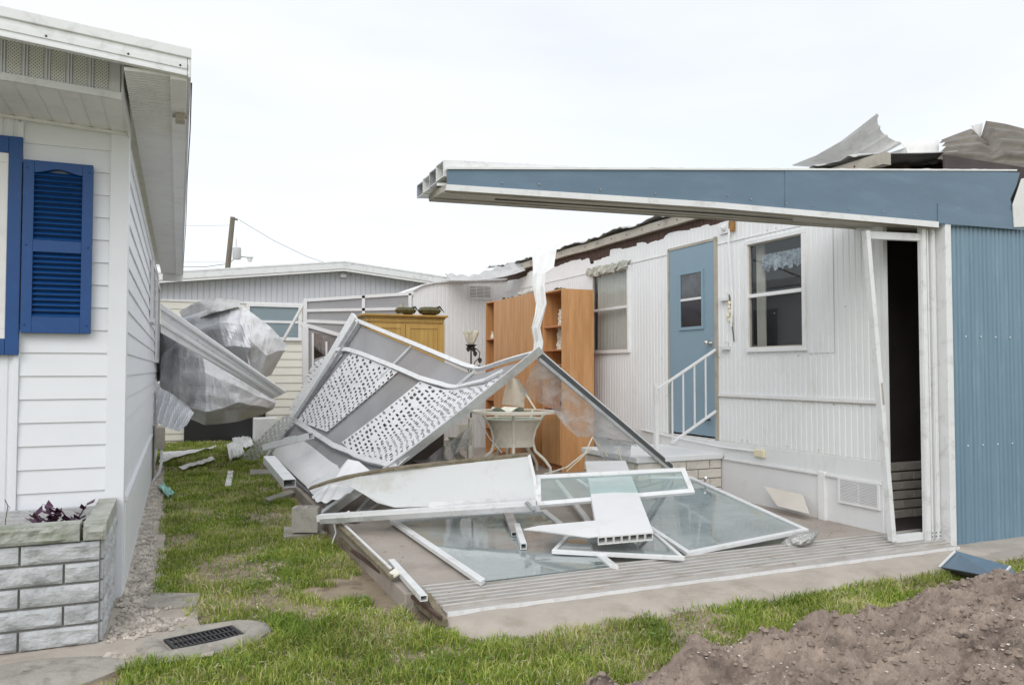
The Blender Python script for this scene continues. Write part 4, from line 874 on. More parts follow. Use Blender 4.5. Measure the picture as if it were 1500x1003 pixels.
def dk(u, v):
    a = [(1376, 206), (1400, 197), (1420, 190), (1434, 204), (1442, 179), (1470, 183), (1500, 190), (1560, 200)]
    b = [(1374, 235), (1400, 240), (1430, 245), (1450, 248), (1470, 250), (1490, 252), (1520, 254), (1560, 256)]
    t = u*7; i = min(6, int(t)); f = t-i; pa = P(lerp(a[i][0], a[i+1][0], f), lerp(a[i][1], a[i+1][1], f), d=7.6); pb = P(lerp(b[i][0], b[i+1][0], f), lerp(b[i][1], b[i+1][1], f), d=7.0)
    p = lerp(pa, pb, v); return p+Vector((-.1, -.25, .02))*math.sin(v*3.1)*.35+Vector((0, -1, .3)).normalized()*(.022*math.sin(v*26+u*3))
o = MB().grid(dk, 70, 60, (0, .006, 0)).build('dark_roof_sheet', M['oldmetal'], smooth=True); tag(o, 'dark stained corrugated roofing folded over the right end of the roof', 'metal sheet')
mb = MB().prism([P(1330, 235, d=7.9), P(1500, 245, d=7.6), P(1500, 262, d=7.6), P(1330, 258, d=7.9)], (0, .04, 0)); tag(mb.build('torn_roof_sheathing', M['brown']), 'brown torn sheathing strip showing below the dark roofing', 'sheathing')
mb = MB(); q = P(1434, 204, d=7.5)
mb.prism([P(1424, 184, d=7.62), P(1440, 180, d=7.62), P(1436, 206, d=7.62)], (0, .01, 0)); tag(mb.build('bent_flashing', M['trimwhite']), 'small white bent flashing tip in the notch of the dark roofing', 'flashing')
# torn far roof end with wavy metal
def farend(u, v):
    a = [(653, 401), (668, 403), (690, 405), (712, 398), (735, 391), (760, 383)]; b = [(660, 411), (690, 411), (715, 409), (740, 405), (755, 401), (770, 396)]
    t = u*5; i = min(4, int(t)); f = t-i; wv = 1.5*math.sin(u*40)
    pa = P(lerp(a[i][0], a[i+1][0], f), lerp(a[i][1], a[i+1][1], f)+wv-1, d=13.4); pb = P(lerp(b[i][0], b[i+1][0], f), lerp(b[i][1], b[i+1][1], f), d=13.0); return lerp(pa, pb, v)
o = MB().grid(farend, 80, 6, (0, .05, 0)).build('wavy_roof_sheet', M['roofmetal'], smooth=True); tag(o, 'wavy torn roofing lip at the far end of the damaged roof', 'metal sheet')
# white torn membrane hanging from the roof edge down to the wreck
C_ = [(822, 357, 9.3, 8), (802, 360, 9.0, 14), (797, 373, 8.6, 17), (796, 392, 8.2, 15), (790, 400, 8.0, 9), (789, 420, 7.8, 8), (793, 445, 7.6, 7.5), (790, 462, 7.45, 6.5), (785, 480, 7.3, 6), (789, 500, 7.2, 6.5), (788, 512, 7.1, 6), (787, 516, 7.1, 9)]
def mem(u, v):
    t = v*(len(C_)-1); i = min(len(C_)-2, int(t)); f = t-i; a = [lerp(p, q, f) for p, q in zip(C_[i], C_[i+1])]
    p = P(a[0]+(u-.5)*2*a[3], a[1], d=a[2]); return p+Fv*(.05*math.cos(u*3.1)-.03*math.sin(u*9+v*12))
o = MB().grid(mem, 12, 110, (0, .005, 0)).build('torn_membrane', M['white_film'], smooth=True); tag(o, 'long white torn roof membrane hanging from the roof edge to the fallen wall apex', 'membrane')
# ------------------------------------------------------------ brick steps and hand rail
sx0, sx1, sy0, sy1, szt = 4.34, TX-.012, 6.85, 8.0, .56
root = thing('door_steps', 'cream brick landing with a white slab top below the blue door', 'steps', ((sx0+sx1)/2, 7.4, .1))
mb = MB().box((sx0-.03, sy0-.03, szt-.06), (sx1-.002, sy1, szt)); mb.build('landing_slab', M['sidingold'], root, bevel=.008)
nb = 4; bh = (szt-.06-.10)/nb
mb = MB().box((sx0+.01, sy0+.012, .1), (sx1-.004, sy1-.01, szt-.062)); mb.build('mortar_core', M['mortar'], root)
for r_ in range(nb):
    z0 = .1+r_*bh+.004; z1 = z0+bh-.010; x = sx1-.004; k = 0
    while x > sx0+.02:
        wd = min(.15 if (r_ % 2 and k == 0) else .30, x-sx0); MB().box((x-wd+.006, sy0, z0), (x-.004, sy0+.08, z1)).build('brick', M['brickwhite'], root, bevel=.006); x -= wd; k += 1
    y = sy0+.085; k = 0
    while y < sy1-.03:
        wd = min(.15 if (r_ % 2 and k == 0) else .30, sy1-y); MB().box((sx0, y, z0), (sx0+.08, y+wd-.01, z1)).build('brick', M['brickwhite'], root, bevel=.006); y += wd; k += 1
root = thing('hand_rail', 'white metal hand rail rising to the pale blue door', 'rail', (4.62, 6.95, szt))
p0 = P(961, 562, Y=6.95); px_ = p0.x
MB().beam((px_, 6.95, szt), (px_, 6.95, p0.z), .045, .045, up=(0, 1, 0)).build('post', M['trimwhite'], root, bevel=.004)
ra = P(963, 570, Y=6.93); rb = P(1050, 512, X=5.38); la = P(981, 650, X=4.75); lb = P(1050, 602, X=5.38); la = Vector((4.80, 6.93, P(982, 649, Y=6.93).z)); rb.y = lb.y = 6.93
MB().beam(ra, rb, .022, .026).build('top_rail', M['trimwhite'], root, bevel=.003)
MB().beam(la, lb, .022, .026).build('bottom_rail', M['trimwhite'], root, bevel=.003)
for t in (.03, .27, .52, .77):
    bx = lerp(la.x, lb.x, t); f = (bx-ra.x)/(rb.x-ra.x); MB().beam((bx, 6.93, lerp(la.z, lb.z, t)), (bx, 6.93, lerp(ra.z, rb.z, f)), .014, .014, up=(0, 1, 0)).build('baluster', M['trimwhite'], root)
# cloth frill above the far window
def frill(u, v):
    y = lerp(9.74, 8.66, u); return (TX-.03-.028*math.sin(u*50+3*v)-.018*math.sin(u*23)-.03*v, y, 2.865-.0*u-v*(.10+.02*math.sin(u*31))+.012*math.sin(u*44))
o = MB().grid(frill, 150, 10, (.004, 0, 0)).build('frilled_awning', M['fabric'], smooth=True); tag(o, 'grubby frilled grey cloth drooping above the far window', 'valance')
# loose board leaning on skirting
pb = [P(1119, 712, X=5.30), P(1174, 724, X=5.30), P(1184, 752, X=5.18), P(1139, 741, X=5.20)]
o = MB().prism(pb, (.012, 0, 0)).build('loose_board', mat('smudged_board', S(206, 200, 190), .7, var=.08, dirt=S(150,120,96), dirtamt=.7, dscale=11, dth=.6)); tag(o, 'dirty pale board leaning on the white skirting below the outlet', 'board')
# ------------------------------------------------------------ utility room at the far end of the porch
root = thing('utility_room', 'white ribbed utility room with a louvred vent behind the wooden cabinets', 'building', (4.5, 12.8, .1))
a = P(605, 425, Y=12.8); b = P(742, 410, Y=12.8)
xs_ = [(605, 426), (618, 419), (635, 415), (655, 413.5), (742, 410)]; tp = [P(x, y, Y=12.8) for x, y in xs_]
def tz(s):
    x = tp[0].x+s
    for p, q in zip(tp, tp[1:]):
        if p.x <= x <= q.x+1e-3: return lerp(p.z, q.z, (x-p.x)/(q.x-p.x))
    return tp[-1].z
ribbed((tp[0].x, 12.8), (TX, 12.8), .1, 3, (0, -1, 0), .075, .006, .02, ztop=tz).build('ribbed_wall', M['wall'], root)
L = [[p+Vector((0, -.05, .0)), p+Vector((0, 1.5, 0)), p+Vector((0, 1.5, .025)), p+Vector((0, -.05, .025))] for p in tp]; MB().loops(L).build('roof', M['sidingold'], root)
MB().box((tp[0].x, 12.84, .1), (tp[0].x+.04, 14.3, tp[0].z)).build('side_wall', M['wall'], root)
v0 = P(686, 438, Y=12.79); v1 = P(720, 418, Y=12.79); f = frame_rect((v0.x, 12.79, v0.z), (1, 0, 0), (0, 0, 1), v1.x-v0.x, v1.z-v0.z, .025, .02, (0, -1, 0)).build('vent', M['sidingold'], root)
mb = MB()
for k in range(9): z = lerp(v0.z+.03, v1.z-.03, k/8); mb.box((v0.x+.02, 12.775, z-.007), (v1.x-.02, 12.785, z+.007))
for t in (.33, .66): x = lerp(v0.x, v1.x, t); mb.box((x-.006, 12.770, v0.z+.02), (x+.006, 12.774, v1.z-.02))
mb.build('louvre', M['sidingold'], f); MB().box((v0.x+.02, 12.788, v0.z+.02), (v1.x-.02, 12.792, v1.z-.02)).build('vent_void', mat('vent_grey', (.16, .16, .17), .8), f)
# rear screened end wall of the porch
root = thing('screen_wall', 'white framed screen wall closing the far end of the porch', 'screen wall', (2.8, 12.8, .1))
za = lambda x, y: P(x, y, Y=12.8)
bars = [((445, 440), (605, 430), .05), ((445, 455), (600, 452), .045), ((447, 437), (447, 478), .06), ((532, 433), (532, 478), .05), ((600, 430), (600, 478), .05), ((447, 470), (532, 474), .05)]
mb = MB()
for (p, q, t) in bars: mb.beam(za(*p), za(*q), .05, t, up=(0, 1, 0) if abs(p[0]-q[0]) < 3 else (0, 0, 1))
mb.build('screen_frame', M['trimwhite'], root)
mb = MB().add([za(449, 440), za(600, 432), za(600, 560), za(449, 560)], [(0, 1, 2, 3)]); mb.build('screen', M['screen'], root)
mb = MB(); mb.beam(za(447, 478), za(447, 560), .09, .09, up=(0, 1, 0)); mb.beam(za(458, 488), za(458, 600), .03, .05, up=(0, 1, 0)); mb.beam(za(478, 500), za(478, 560), .03, .03, up=(0, 1, 0)); mb.build('post', M['trimwhite'], root)
o = MB().beam(za(440, 474), za(514, 496), .07, .06).build('fallen_rail', M['trimwhite'], bevel=.004); tag(o, 'slanted white rail fallen across the far screen wall', 'rail')
o = MB().prism([za(459, 488), za(512, 497), za(505, 512), za(459, 526)], (0, -.0, 0.01)).build('bronze_window_pane', mat('bronze_pane', S(120, 104, 94), .25, var=.15)); tag(o, 'brownish window pane behind the slanted white rail', 'window pane')
# ------------------------------------------------------------ neighbour house behind
NY = 17.0
root = thing('cream_house', 'cream sided house with a low grey gable behind the wreckage', 'house', (3, NY, 0))
zl = P(240, 445, Y=NY).z
rx = P(500, 397, Y=NY)
xL, xR = -3.2, 7.6
def gzz(x): return rx.z+.02-(abs(x-rx.x))*(.115 if x < rx.x else .10)
zeb = P(360, 442, Y=NY).z-.02
lap_wall((xL, NY, 0), (xR, NY, 0), .05, zeb, .165, (0, -1, 0), .02).build('siding', M['beige'], root)
mb = ribbed((xL, NY-.01), (xR, NY-.01), zeb, 3.5, (0, -1, 0), .11, .012, .02, ztop=lambda s: gzz(xL+s)); mb.build('gable', M['greygable'], root)
MB().box((xL, NY+.01, 0), (xR, NY+.1, 3.1)).build('back_wall', M['beige'], root)
MB().box((.2, NY-.06, .0), (1.75, NY-.025, .62)).build('crawl_opening', M['black'], root)
MB().box((xL, NY-.03, zeb-.02), (xR, NY-.011, zeb+.02)).build('band', M['trimwhite'], root)
for nm, o1, o2, yy, mm in (('fascia', .0, .13, NY-.32, 'alu'), ('fascia_trim', -.05, .0, NY-.30, 'soffit')):
    L = [(xL-.3, gzz(xL-.3)), (rx.x, gzz(rx.x)), (xR+.3, gzz(xR+.3))]
    mb = MB().loops([[Vector((x, yy, z+o1)), Vector((x, yy+.03, z+o1)), Vector((x, yy+.03, z+o2)), Vector((x, yy, z+o2))] for x, z in L]); mb.build(nm, M[mm], root)
mb = MB().loops([[Vector((x, NY-.33, z+.13)), Vector((x, NY+9, z+.13)), Vector((x, NY+9, z+.16)), Vector((x, NY-.33, z+.16))] for x, z in L]); mb.build('roof', M['alu'], root)
w0 = P(360, 498, Y=NY-.03); w1 = P(442, 446, Y=NY-.03); W = w1.x-w0.x; Hh = w1.z-w0.z
f = frame_rect((w0.x, NY-.02, w0.z), (1, 0, 0), (0, 0, 1), W, Hh, .07, .05, (0, -1, 0)).build('window', M['trimwhite'], root)
MB().box((w0.x+.07, NY-.05, w0.z+Hh*.5-.02), (w1.x-.07, NY-.022, w0.z+Hh*.5+.03)).build('sash_bar', M['trimwhite'], f)
MB().box((w0.x+.07, NY-.024, w0.z+.07), (w1.x-.07, NY-.02, w1.z-.07)).build('pane', mat('blind_pane', S(120, 140, 146), .12, var=.05), f)
mb = MB()
for k in range(16): z = w0.z+.1+k*(Hh-.2)/15; mb.box((w0.x+.075, NY-.030, z), (w1.x-.075, NY-.026, z+.035))
mb.build('blind', mat('blind_slats', S(138, 154, 160), .3, var=.04), f)
q = P(502, 404, Y=NY-.05); MB().box((q.x-.06, NY-.14, q.z-.04), (q.x+.06, NY-.02, q.z+.03)).build('gable_lamp', M['sidingold'], root)
# ------------------------------------------------------------ utility pole
pb_ = P(333, 398, d=46); pt_ = P(341, 318, d=46); dn = (pb_-pt_); base = pt_+dn*((pt_.z)/(pt_.z-pb_.z))
root = thing('utility_pole', 'leaning grey wooden utility pole with transformer and lamp arm', 'utility pole', base)
MB().tube([base, pt_], [.20, .14], 10).build('pole', M['wood_pole'], root, smooth=True)
t0 = P(347, 380, d=45.6); t1 = P(347, 362, d=45.6); MB().tube([t0, lerp(t0, t1, .1), lerp(t0, t1, .92), t1], [.20, .24, .24, .19], 14).build('transformer', M['greygable'], root, smooth=True)
MB().tube([P(346, 361, d=45.6), P(346, 349, d=45.6)], [.05, .03], 6).build('insulator', M['sidingold'], root)
MB().tube([P(341, 320, d=46), P(348, 322, d=46)], .06, 6).build('cross_arm', M['wood_pole'], root)
MB().tube([P(336, 386, d=46), P(343, 379, d=46), P(355, 376, d=46), P(362, 377, d=46)], .035, 6).build('lamp_arm', M['greygable'], root)
c = P(366, 377, d=46); mb = MB().sphere(c, .2, 10, 5, (1, 1, .6)); mb.tube([c-Vector((0, 0, .25)), c], [.12, .16], 8); mb.build('lamp_head', M['sidingold'], root, smooth=True)
def wire(name, pts, label, r=.012):
    P_ = [P(x, y, d=d) for x, y, d in pts]; o = MB().tube(P_, r, 4).build(name, M['iron']); tag(o, label, 'wire', 'overhead wires on the pole')
wire('overhead_wire', [(350, 322, 46), (400, 352, 44), (450, 376, 42), (500, 393, 40), (540, 402, 38)], 'thin wire sagging down from the pole top to the right')
wire('overhead_wire', [(230, 390, 46), (300, 391, 46), (336, 386, 46)], 'lower wire running left from the pole at lamp height', .018)
wire('overhead_wire', [(230, 330, 46), (300, 331, 46), (338, 330, 46)], 'faint upper wire running left from the pole top', .008)
wire('overhead_wire', [(230, 382, 46), (300, 384, 46), (336, 384, 46)], 'middle thin wire running left from the pole just above the lower one', .008)
# ------------------------------------------------------------ furniture left on the porch
FZ = .10
def cab(name, label, cat, x0, x1, y0, y1, h, shelves_y, doors_y, items=None, plinth=.07):
    "tall cabinet facing -x; shelves_y = open bay range, doors_y = list of door ranges"
    root = thing(name, label, cat, ((x0+x1)/2, (y0+y1)/2, FZ)); t = .02; z1 = FZ+h
    MB().box((x0, y0, FZ), (x1, y0+t, z1)).build('side_panel', M['orange'], root, bevel=.002)
    MB().box((x0, y1-t, FZ), (x1, y1, z1)).build('side_panel', M['orange'], root, bevel=.002)
    MB().box((x0, y0+t, z1-t), (x1, y1-t, z1)).build('top', M['orange'], root)
    MB().box((x1-.012, y0+t, FZ), (x1-.002, y1-t, z1-t)).build('back_panel', M['orange_dark'], root)
    MB().box((x0+.03, y0+t, FZ), (x0+.045, y1-t, FZ+plinth)).build('plinth', M['orange_dark'], root)
    return root, t, z1
# near bookcase
bx0, bx1 = 4.70, 5.18
root, t, z1 = cab('bookcase', 'tall orange wooden cabinet nearest the camera, open shelves over a low door', 'cabinet', bx0, bx1, 9.25, 9.84, 2.42, None, None)
for z in (FZ+.09, .92, 2.02, 1.5): MB().box((bx0+.01, 9.27, z), (bx1-.013, 9.82, z+.02)).build('shelf', M['orange_dark'], root)
MB().box((bx0-.018, 9.265, FZ+.09), (bx0-.001, 9.825, .90)).build('door', M['orange'], root, bevel=.002)
root, t, z1 = cab('tall_cupboard', 'tall orange wooden cupboard with two long plain doors in the middle', 'cabinet', bx0, bx1, 10.06, 11.62, 2.44, None, None)
MB().box((bx0-.018, 10.07, FZ+.08), (bx0-.001, 10.836, z1-.004)).build('door', M['orange'], root, bevel=.002)
MB().box((bx0-.018, 10.842, FZ+.08), (bx0-.001, 11.61, z1-.004)).build('door', M['orange'], root, bevel=.002)
root, t, z1 = cab('shelf_unit', 'narrow orange open shelf unit at the far end of the cabinets', 'cabinet', bx0, bx1, 11.64, 12.02, 2.45, None, None)
for z in (.5, .95, 1.42, 1.93): MB().box((bx0+.004, 11.66, z), (bx1-.013, 12.0, z+.02)).build('shelf', M['orange_dark'], root)
# things on the shelves and tops
c = P(811, 478, X=4.86); mb = MB()
def coral(c, s):
    mb = MB()
    mb.grid(lambda u, v: c+Vector((0, (u-.5)*s*1.3*(1-.3*v)+.02*noise.noise(Vector((u*9, v*9, 1))), v*s*1.7+.03*noise.noise(Vector((u*8, v*8, 2)))))+Vector((.05*noise.noise(Vector((u*12, v*12, 3))), 0, 0)), 18, 18, (.02, 0, 0)); return mb
c = Vector((4.86, 9.52, 1.725)); MB().box((bx0+.01, 9.27, 1.70), (bx1-.013, 9.82, 1.72)).build('shelf', M['orange_dark'], bpy.data.objects['bookcase'])
tag(coral(c, .32).build('coral_ornament', M['creamplain']), 'white coral ornament on the upper shelf of the near bookcase', 'ornament')
root = thing('desk_fan', 'small black gadget on the shelf of the near bookcase above its low door', 'gadget', (4.82, 9.45, .94))
mb = MB().sphere((4.82, 9.45, 1.0), .05, 12, 6); mb.tube([(4.82, 9.45, .94), (4.82, 9.45, .97)], [.05, .03]); mb.build('body', M['black'], root, smooth=True)
mb = MB().lathe((4.85, 11.8, 1.952), [(.03, 0), (.006, .01), (.006, .06), (.035, .10), (.04, .17), (.038, .17), (.03, .10)], 14); tag(mb.build('goblet', M['glasswhite'], smooth=True), 'small pale goblet on the upper bay of the far shelf unit', 'goblet')
mb = MB().lathe((4.78, 11.9, 1.952), [(.035, 0), (.04, .04), (.02, .08), (.035, .12), (.03, .12)], 14); tag(mb.build('glass_jar', M['glasswhite'], smooth=True), 'squat pale jar beside the goblet on the far shelf unit', 'jar')
def clutter(name, label, cat, c, L, m, n=7, r=.05):
    mb = MB()
    c = Vector(c)
    for k in range(n):
        q = c+Vector((random.uniform(-.04, .04), (k/(n-1)-.5)*L, random.uniform(0, .02))); mb.sphere(q+Vector((0, 0, r*.6)), random.uniform(.5, 1)*r, 8, 4, (1, 1.4, .7))
    return tag(mb.build(name, m, smooth=True), label, cat)
clutter('rolled_cloth', 'rolled pale cloth on top of the two-door cupboard', 'cloth', (4.85, 10.6, 2.54), .6, M['fabric'], 9, .07)
clutter('driftwood', 'brown driftwood lying on top of the near bookcase', 'driftwood', (4.85, 9.62, 2.52), .22, M['olive'], 5, .03)
clutter('basket', 'small dark woven bits at the left end on the two-door cupboard top', 'basket', (4.8, 11.3, 2.54), .3, M['olive'], 5, .03)
# yellow armoire
ax0 = P(531, 470, Y=10.8).x; ax1 = P(655, 470, Y=10.8).x; azt = P(600, 461, Y=10.8).z; ay = 10.8
root = thing('pine_armoire', 'yellow pine armoire with panelled double doors and dentil cornice', 'armoire', ((ax0+ax1)/2, ay+.3, FZ))
MB().box((ax0+.05, ay+.02, FZ), (ax1-.05, ay+.55, azt-.10)).build('carcass', M['yellow_trim'], root)
MB().box((ax0, ay-.05, azt-.03), (ax1, ay+.6, azt)).build('cornice', M['yellow_trim'], root, bevel=.006)
MB().box((ax0+.03, ay-.02, azt-.055), (ax1-.03, ay+.58, azt-.031)).build('cornice_step', M['yellow_trim'], root, bevel=.004)
MB().box((ax0+.045, ay, azt-.115), (ax1-.045, ay+.56, azt-.056)).build('frieze', M['yellow'], root)
mb = MB(); n_ = 30
for k in range(n_): x = lerp(ax0+.06, ax1-.06, k/(n_-1)); mb.prism([(x-.010, ay-.001, azt-.098), (x+.010, ay-.001, azt-.098), (x+.016, ay-.001, azt-.066), (x-.006, ay-.001, azt-.066)], (0, -.012, 0))
mb.build('dentils', M['yellow'], root)
xm = (ax0+ax1)/2
for x0, x1 in ((ax0+.07, xm-.003), (xm+.003, ax1-.07)):
    d_ = MB(); z0, z1 = FZ+.1, azt-.125; st = .07
    for a in ((x0, z0, x0+st, z1), (x1-st, z0, x1, z1), (x0+st, z0, x1-st, z0+st), (x0+st, z1-st, x1-st, z1)): d_.box((a[0], ay, a[1]), (a[2], ay+.02, a[3]))
    dr = d_.build('door', M['yellow'], root, bevel=.003)
    pn = MB(); w_ = (x1-x0-2*st)/6
    for k in range(6): pn.box((x0+st+k*w_+.003, ay+.010, z0+st), (x0+st+(k+1)*w_-.003, ay+.018, z1-st))
    pn.box((x0+st, ay+.014, z0+st), (x1-st, ay+.019, z1-st)); pn.build('plank_panel', M['yellow'], dr)
for x in (ax0+.055, ax1-.055): MB().tube([(x, ay+.005, FZ), (x, ay+.005, azt-.12)], .018, 8).build('corner_column', M['yellow'], root, smooth=True)
def turtle(px, label, s=1.0):
    c = P(px, 459, Y=ay+.12); c.z = azt; rt = thing('glass_bowl', label, 'bowl', c)
    MB().lathe(c, [(.04*s, 0), (.11*s, .03*s), (.13*s, .07*s), (.10*s, .11*s), (.05*s, .12*s)], 16, 1.25, .8).build('bowl', M['olive'], rt, smooth=True)
    MB().tube([c+Vector((.05*s, -.03, .09*s)), c+Vector((.13*s, -.04, .12*s)), c+Vector((.19*s, -.04, .05*s))], [.02*s, .014*s, .004*s], 6).build('ornament', M['iron'], rt)
turtle(594, 'olive glass bowl with a small bottle beside it, left on the armoire')
turtle(629, 'olive glass bowl with a curled leaf, right on the armoire', 1.1)
c = P(588, 459, Y=ay+.1); c.z = azt; tag(MB().lathe(c, [(.04, 0), (.045, .10), (.03, .14), (.035, .17), (.0, .17)], 12).build('small_bottle', M['tan'], smooth=True), 'small brown bottle at the left end of the armoire top', 'bottle')
# floor lamp
c = P(690, 540, d=11.6); c.z = FZ; zt = P(690, 506, d=11.6).z
mb = MB().box((2.55, 10.1, FZ), (3.35, 10.5, .92)); tag(mb.build('shade_block', mat('shade_block_brown', S(70, 62, 56), .6, var=.2), bevel=.01), 'dark box added to stand for the shade behind the fallen wall', 'cabinet')  # dark box added as shade, covers the armoire base behind the fallen wall
root = thing('floor_lamp', 'black wrought iron floor lamp with leaves and a frosted tulip shade', 'lamp', c)
MB().tube([c, Vector((c.x, c.y, zt))], .012, 8).build('stem', M['iron'], root)
MB().lathe((c.x, c.y, FZ), [(.14, 0), (.14, .015), (.03, .04), (.012, .05)], 16).build('foot', M['iron'], root)
MB().lathe((c.x, c.y, zt-.01), [(.01, -.02), (.05, -.01), (.085, .02), (.08, .025), (.01, .01)], 12).build('cup', M['iron'], root)
def tul(u, v):
    a = u*6.2832; r = (.035+.075*v**.7)*(1+.16*v*math.cos(6*a)); return (c.x+r*math.cos(a), c.y+r*math.sin(a), zt+.01+v*.20-.02*v*math.cos(6*a))
MB().grid(tul, 48, 8).build('tulip_shade', M['glasswhite'], root, smooth=True)
mb = MB(); mb2 = MB()
R3 = Vector((Rv.x, Rv.y, 0))
lp = [(0, -.05), (.03, -.02), (.08, -.03), (.13, -.08), (.12, -.16), (.06, -.22), (.02, -.32)]
mb.tube([Vector((c.x, c.y, zt))+R3*x+Vector((0, 0, z-.02)) for x, z in lp], .007, 6); mb.tube([Vector((c.x, c.y, zt-.45))+R3*x+Vector((0, 0, z)) for x, z in ((0, 0), (-.04, .08), (-.05, .14))], .006, 6); mb.build('curled_stem', M['iron'], root)
for x, z in ((.06, -.10), (.13, -.20), (.12, -.31), (-.05, -.30), (.04, -.04), (-.04, -.03)):
    q = Vector((c.x, c.y, zt-.02))+R3*x+Vector((0, 0, z)); up = Vector((0, 0, 1)); mb2.prism([q+R3*a+up*b for a, b in ((0, -.05), (.028, -.015), (.03, .02), (.0, .045), (-.03, .02), (-.028, -.015))], Fv*.006)
mb2.build('leaf', M['iron'], root)
# wicker table with oval glass top
tc_ = P(752, 603, d=10.2); cx, cy, cz = tc_.x, tc_.y, tc_.z
root = thing('wicker_table', 'cream wicker table with curved legs and an oval glass top', 'table', (cx, cy, FZ))
Rt = R3.normalized(); Ft = Vector((Rt.y*-1, Rt.x, 0)); Ft = Vector((Fv.x, Fv.y, 0)).normalized()
def ov(rx, ry, z, n=40): return [Vector((cx, cy, z))+Rt*(rx*math.cos(6.2832*k/n))+Ft*(ry*math.sin(6.2832*k/n)) for k in range(n)]
MB().loops([ov(.53, .42, cz-.01), ov(.545, .435, cz-.02), ov(.545, .435, cz+.015), ov(.52, .41, cz+.02), ov(.50, .39, cz+.012), ov(.50, .39, cz-.01)], closed=True).build('rim', M['creamplain'], root, smooth=True)
MB().loft(ov(.505, .395, cz+.008), ov(.505, .395, cz+.014)).build('glass_top', M['sashglass'], root)
L = []
for k in range(9):
    f = k/8; z = lerp(cz-.09, cz-.44, f); r = .36-.10*math.sin(f*1.9)+.02*f; L.append(ov(r, r*.85, z))
MB().loops(L, caps=False).build('wicker_skirt', M['cream'], root, smooth=True)
MB().loops([ov(.37, .31, cz-.075), ov(.38, .32, cz-.09), ov(.37, .31, cz-.105), ov(.35, .30, cz-.09)], closed=True).build('skirt_ring', M['creamplain'], root, smooth=True)
for a in (-1.57, -.35, .9, 2.2, 3.5):
    dr_ = Rt*math.cos(a)+Ft*math.sin(a)*.85; cc = Vector((cx, cy, 0))
    pts = [cc+dr_*r+Vector((0, 0, z)) for r, z in ((.42, cz-.02), (.37, cz-.09), (.30, cz-.22), (.26, cz-.38), (.30, cz-.50), (.42, cz-.60), (.50, cz-.70), (.51, FZ))]
    MB().tube(pts, .020, 8).build('leg', M['creamplain'], root, smooth=True)
    if a in (-.35, 3.5, -1.57): pass
mb = MB().grid(lambda u, v: (lambda p: p+Vector((0, 0, .03*math.sin(u*9+v*4)+.015)))(Vector((cx, cy, cz+.02))+Rt*(-.28+.42*u)+Ft*(-.1+.2*v)), 20, 10); tag(mb.build('crumpled_bag', M['glasswhite'], smooth=True), 'crumpled pale scrap lying on the oval table top', 'scrap')
# chair behind table: pale flared back
def px3(l, d): return [P(x, y, d=d) for x, y in l]
c = P(760, 600, d=11.2); root = thing('wicker_chair', 'cream wicker armchair with a flared back behind the oval table', 'chair', (c.x, c.y, FZ))
def fb(u, v):
    a = [(745, 552), (740, 572), (736, 592)]; b = [(761, 556), (774, 578), (790, 602)]
    t = v*2; i = min(1, int(t)); f = t-i; A_ = P(lerp(a[i][0], a[i+1][0], f), lerp(a[i][1], a[i+1][1], f), d=11.3); B_ = P(lerp(b[i][0], b[i+1][0], f), lerp(b[i][1], b[i+1][1], f), d=11.3); return lerp(A_, B_, u)+Fv*(.12*math.sin(u*3.14))
MB().grid(fb, 16, 16, (0, .02, 0)).build('backrest', M['cream'], root, smooth=True)
cz2 = .52
MB().loops([[Vector((c.x, c.y, z))+Rt*(r*math.cos(6.2832*k/20))+Ft*(r*math.sin(6.2832*k/20)) for k in range(20)] for r, z in ((.22, cz2-.08), (.26, cz2), (.25, cz2+.03), (.05, cz2+.04))]).build('seat', M['cream'], root, smooth=True)
for a in (.8, 2.3, 3.9, 5.4): q = Vector((c.x, c.y, 0))+Rt*.22*math.cos(a)+Ft*.22*math.sin(a); MB().tube([q+Vector((0, 0, cz2)), q*1.0+Vector((0, 0, FZ))], .02, 6).build('leg', M['creamplain'], root)
MB().tube([P(771, 578, d=11.2), P(786, 602, d=11.0)], .014, 6).build('arm', M['creamplain'], root); 
# chair left of table (wicker, square)
a = P(671, 668, d=9.6); root = thing('wicker_armchair', 'cream wicker chair half hidden under the fallen screen wall', 'chair', (a.x, a.y, FZ))
MB().prism(px3([(672, 622), (690, 622), (690, 640), (672, 646)], 10.0), Ft*.04).build('backrest', M['cream'], root)
MB().prism(px3([(650, 645), (690, 640), (690, 654), (650, 656)], 9.8), Ft*.45).build('seat', M['cream'], root)
for x in (653, 688): MB().beam(P(x, 652, d=9.8), P(x, 676, d=9.8), .05, .05, up=(0, 1, 0)).build('leg', M['creamplain'], root)
MB().beam(P(690, 612, d=10), P(690, 676, d=10), .06, .05, up=(0, 1, 0)).build('back_post', M['cream'], root)
c = P(640, 676, d=9.3); root = thing('fallen_stool', 'low dark upholstered stool in the shadow beside the wicker chair', 'stool', (c.x, c.y, FZ))
MB().box((c.x-.25, c.y-.2, .28), (c.x+.2, c.y+.25, .36)).build('seat', M['dark_in'], root, bevel=.02)
for dx, dy in ((-.2, -.15), (.15, -.15), (-.2, .2), (.15, .2)): MB().tube([(c.x+dx, c.y+dy, .28), (c.x+dx, c.y+dy, FZ)], .015, 6).build('leg', M['creamplain'], root)
for k, (x, y, d, col) in enumerate(((700, 664, 10.6, 'iron'), (724, 668, 10.8, 'olive'), (745, 660, 11.2, 'dark_in'))):
    c = P(x, y, d=d); mb = MB().sphere((c.x, c.y, FZ+.06), .09, 10, 5, (1.3, 1, .7)); mb.sphere((c.x+.1, c.y, FZ+.04), .06, 8, 4, (1.3, 1, .6)); tag(mb.build('bundle', M[col], smooth=True), ['black bundle on the floor under the left side of the table', 'olive bundle on the floor below the middle of the table', 'dark bundle farthest back beneath the table'][k], 'bundle')
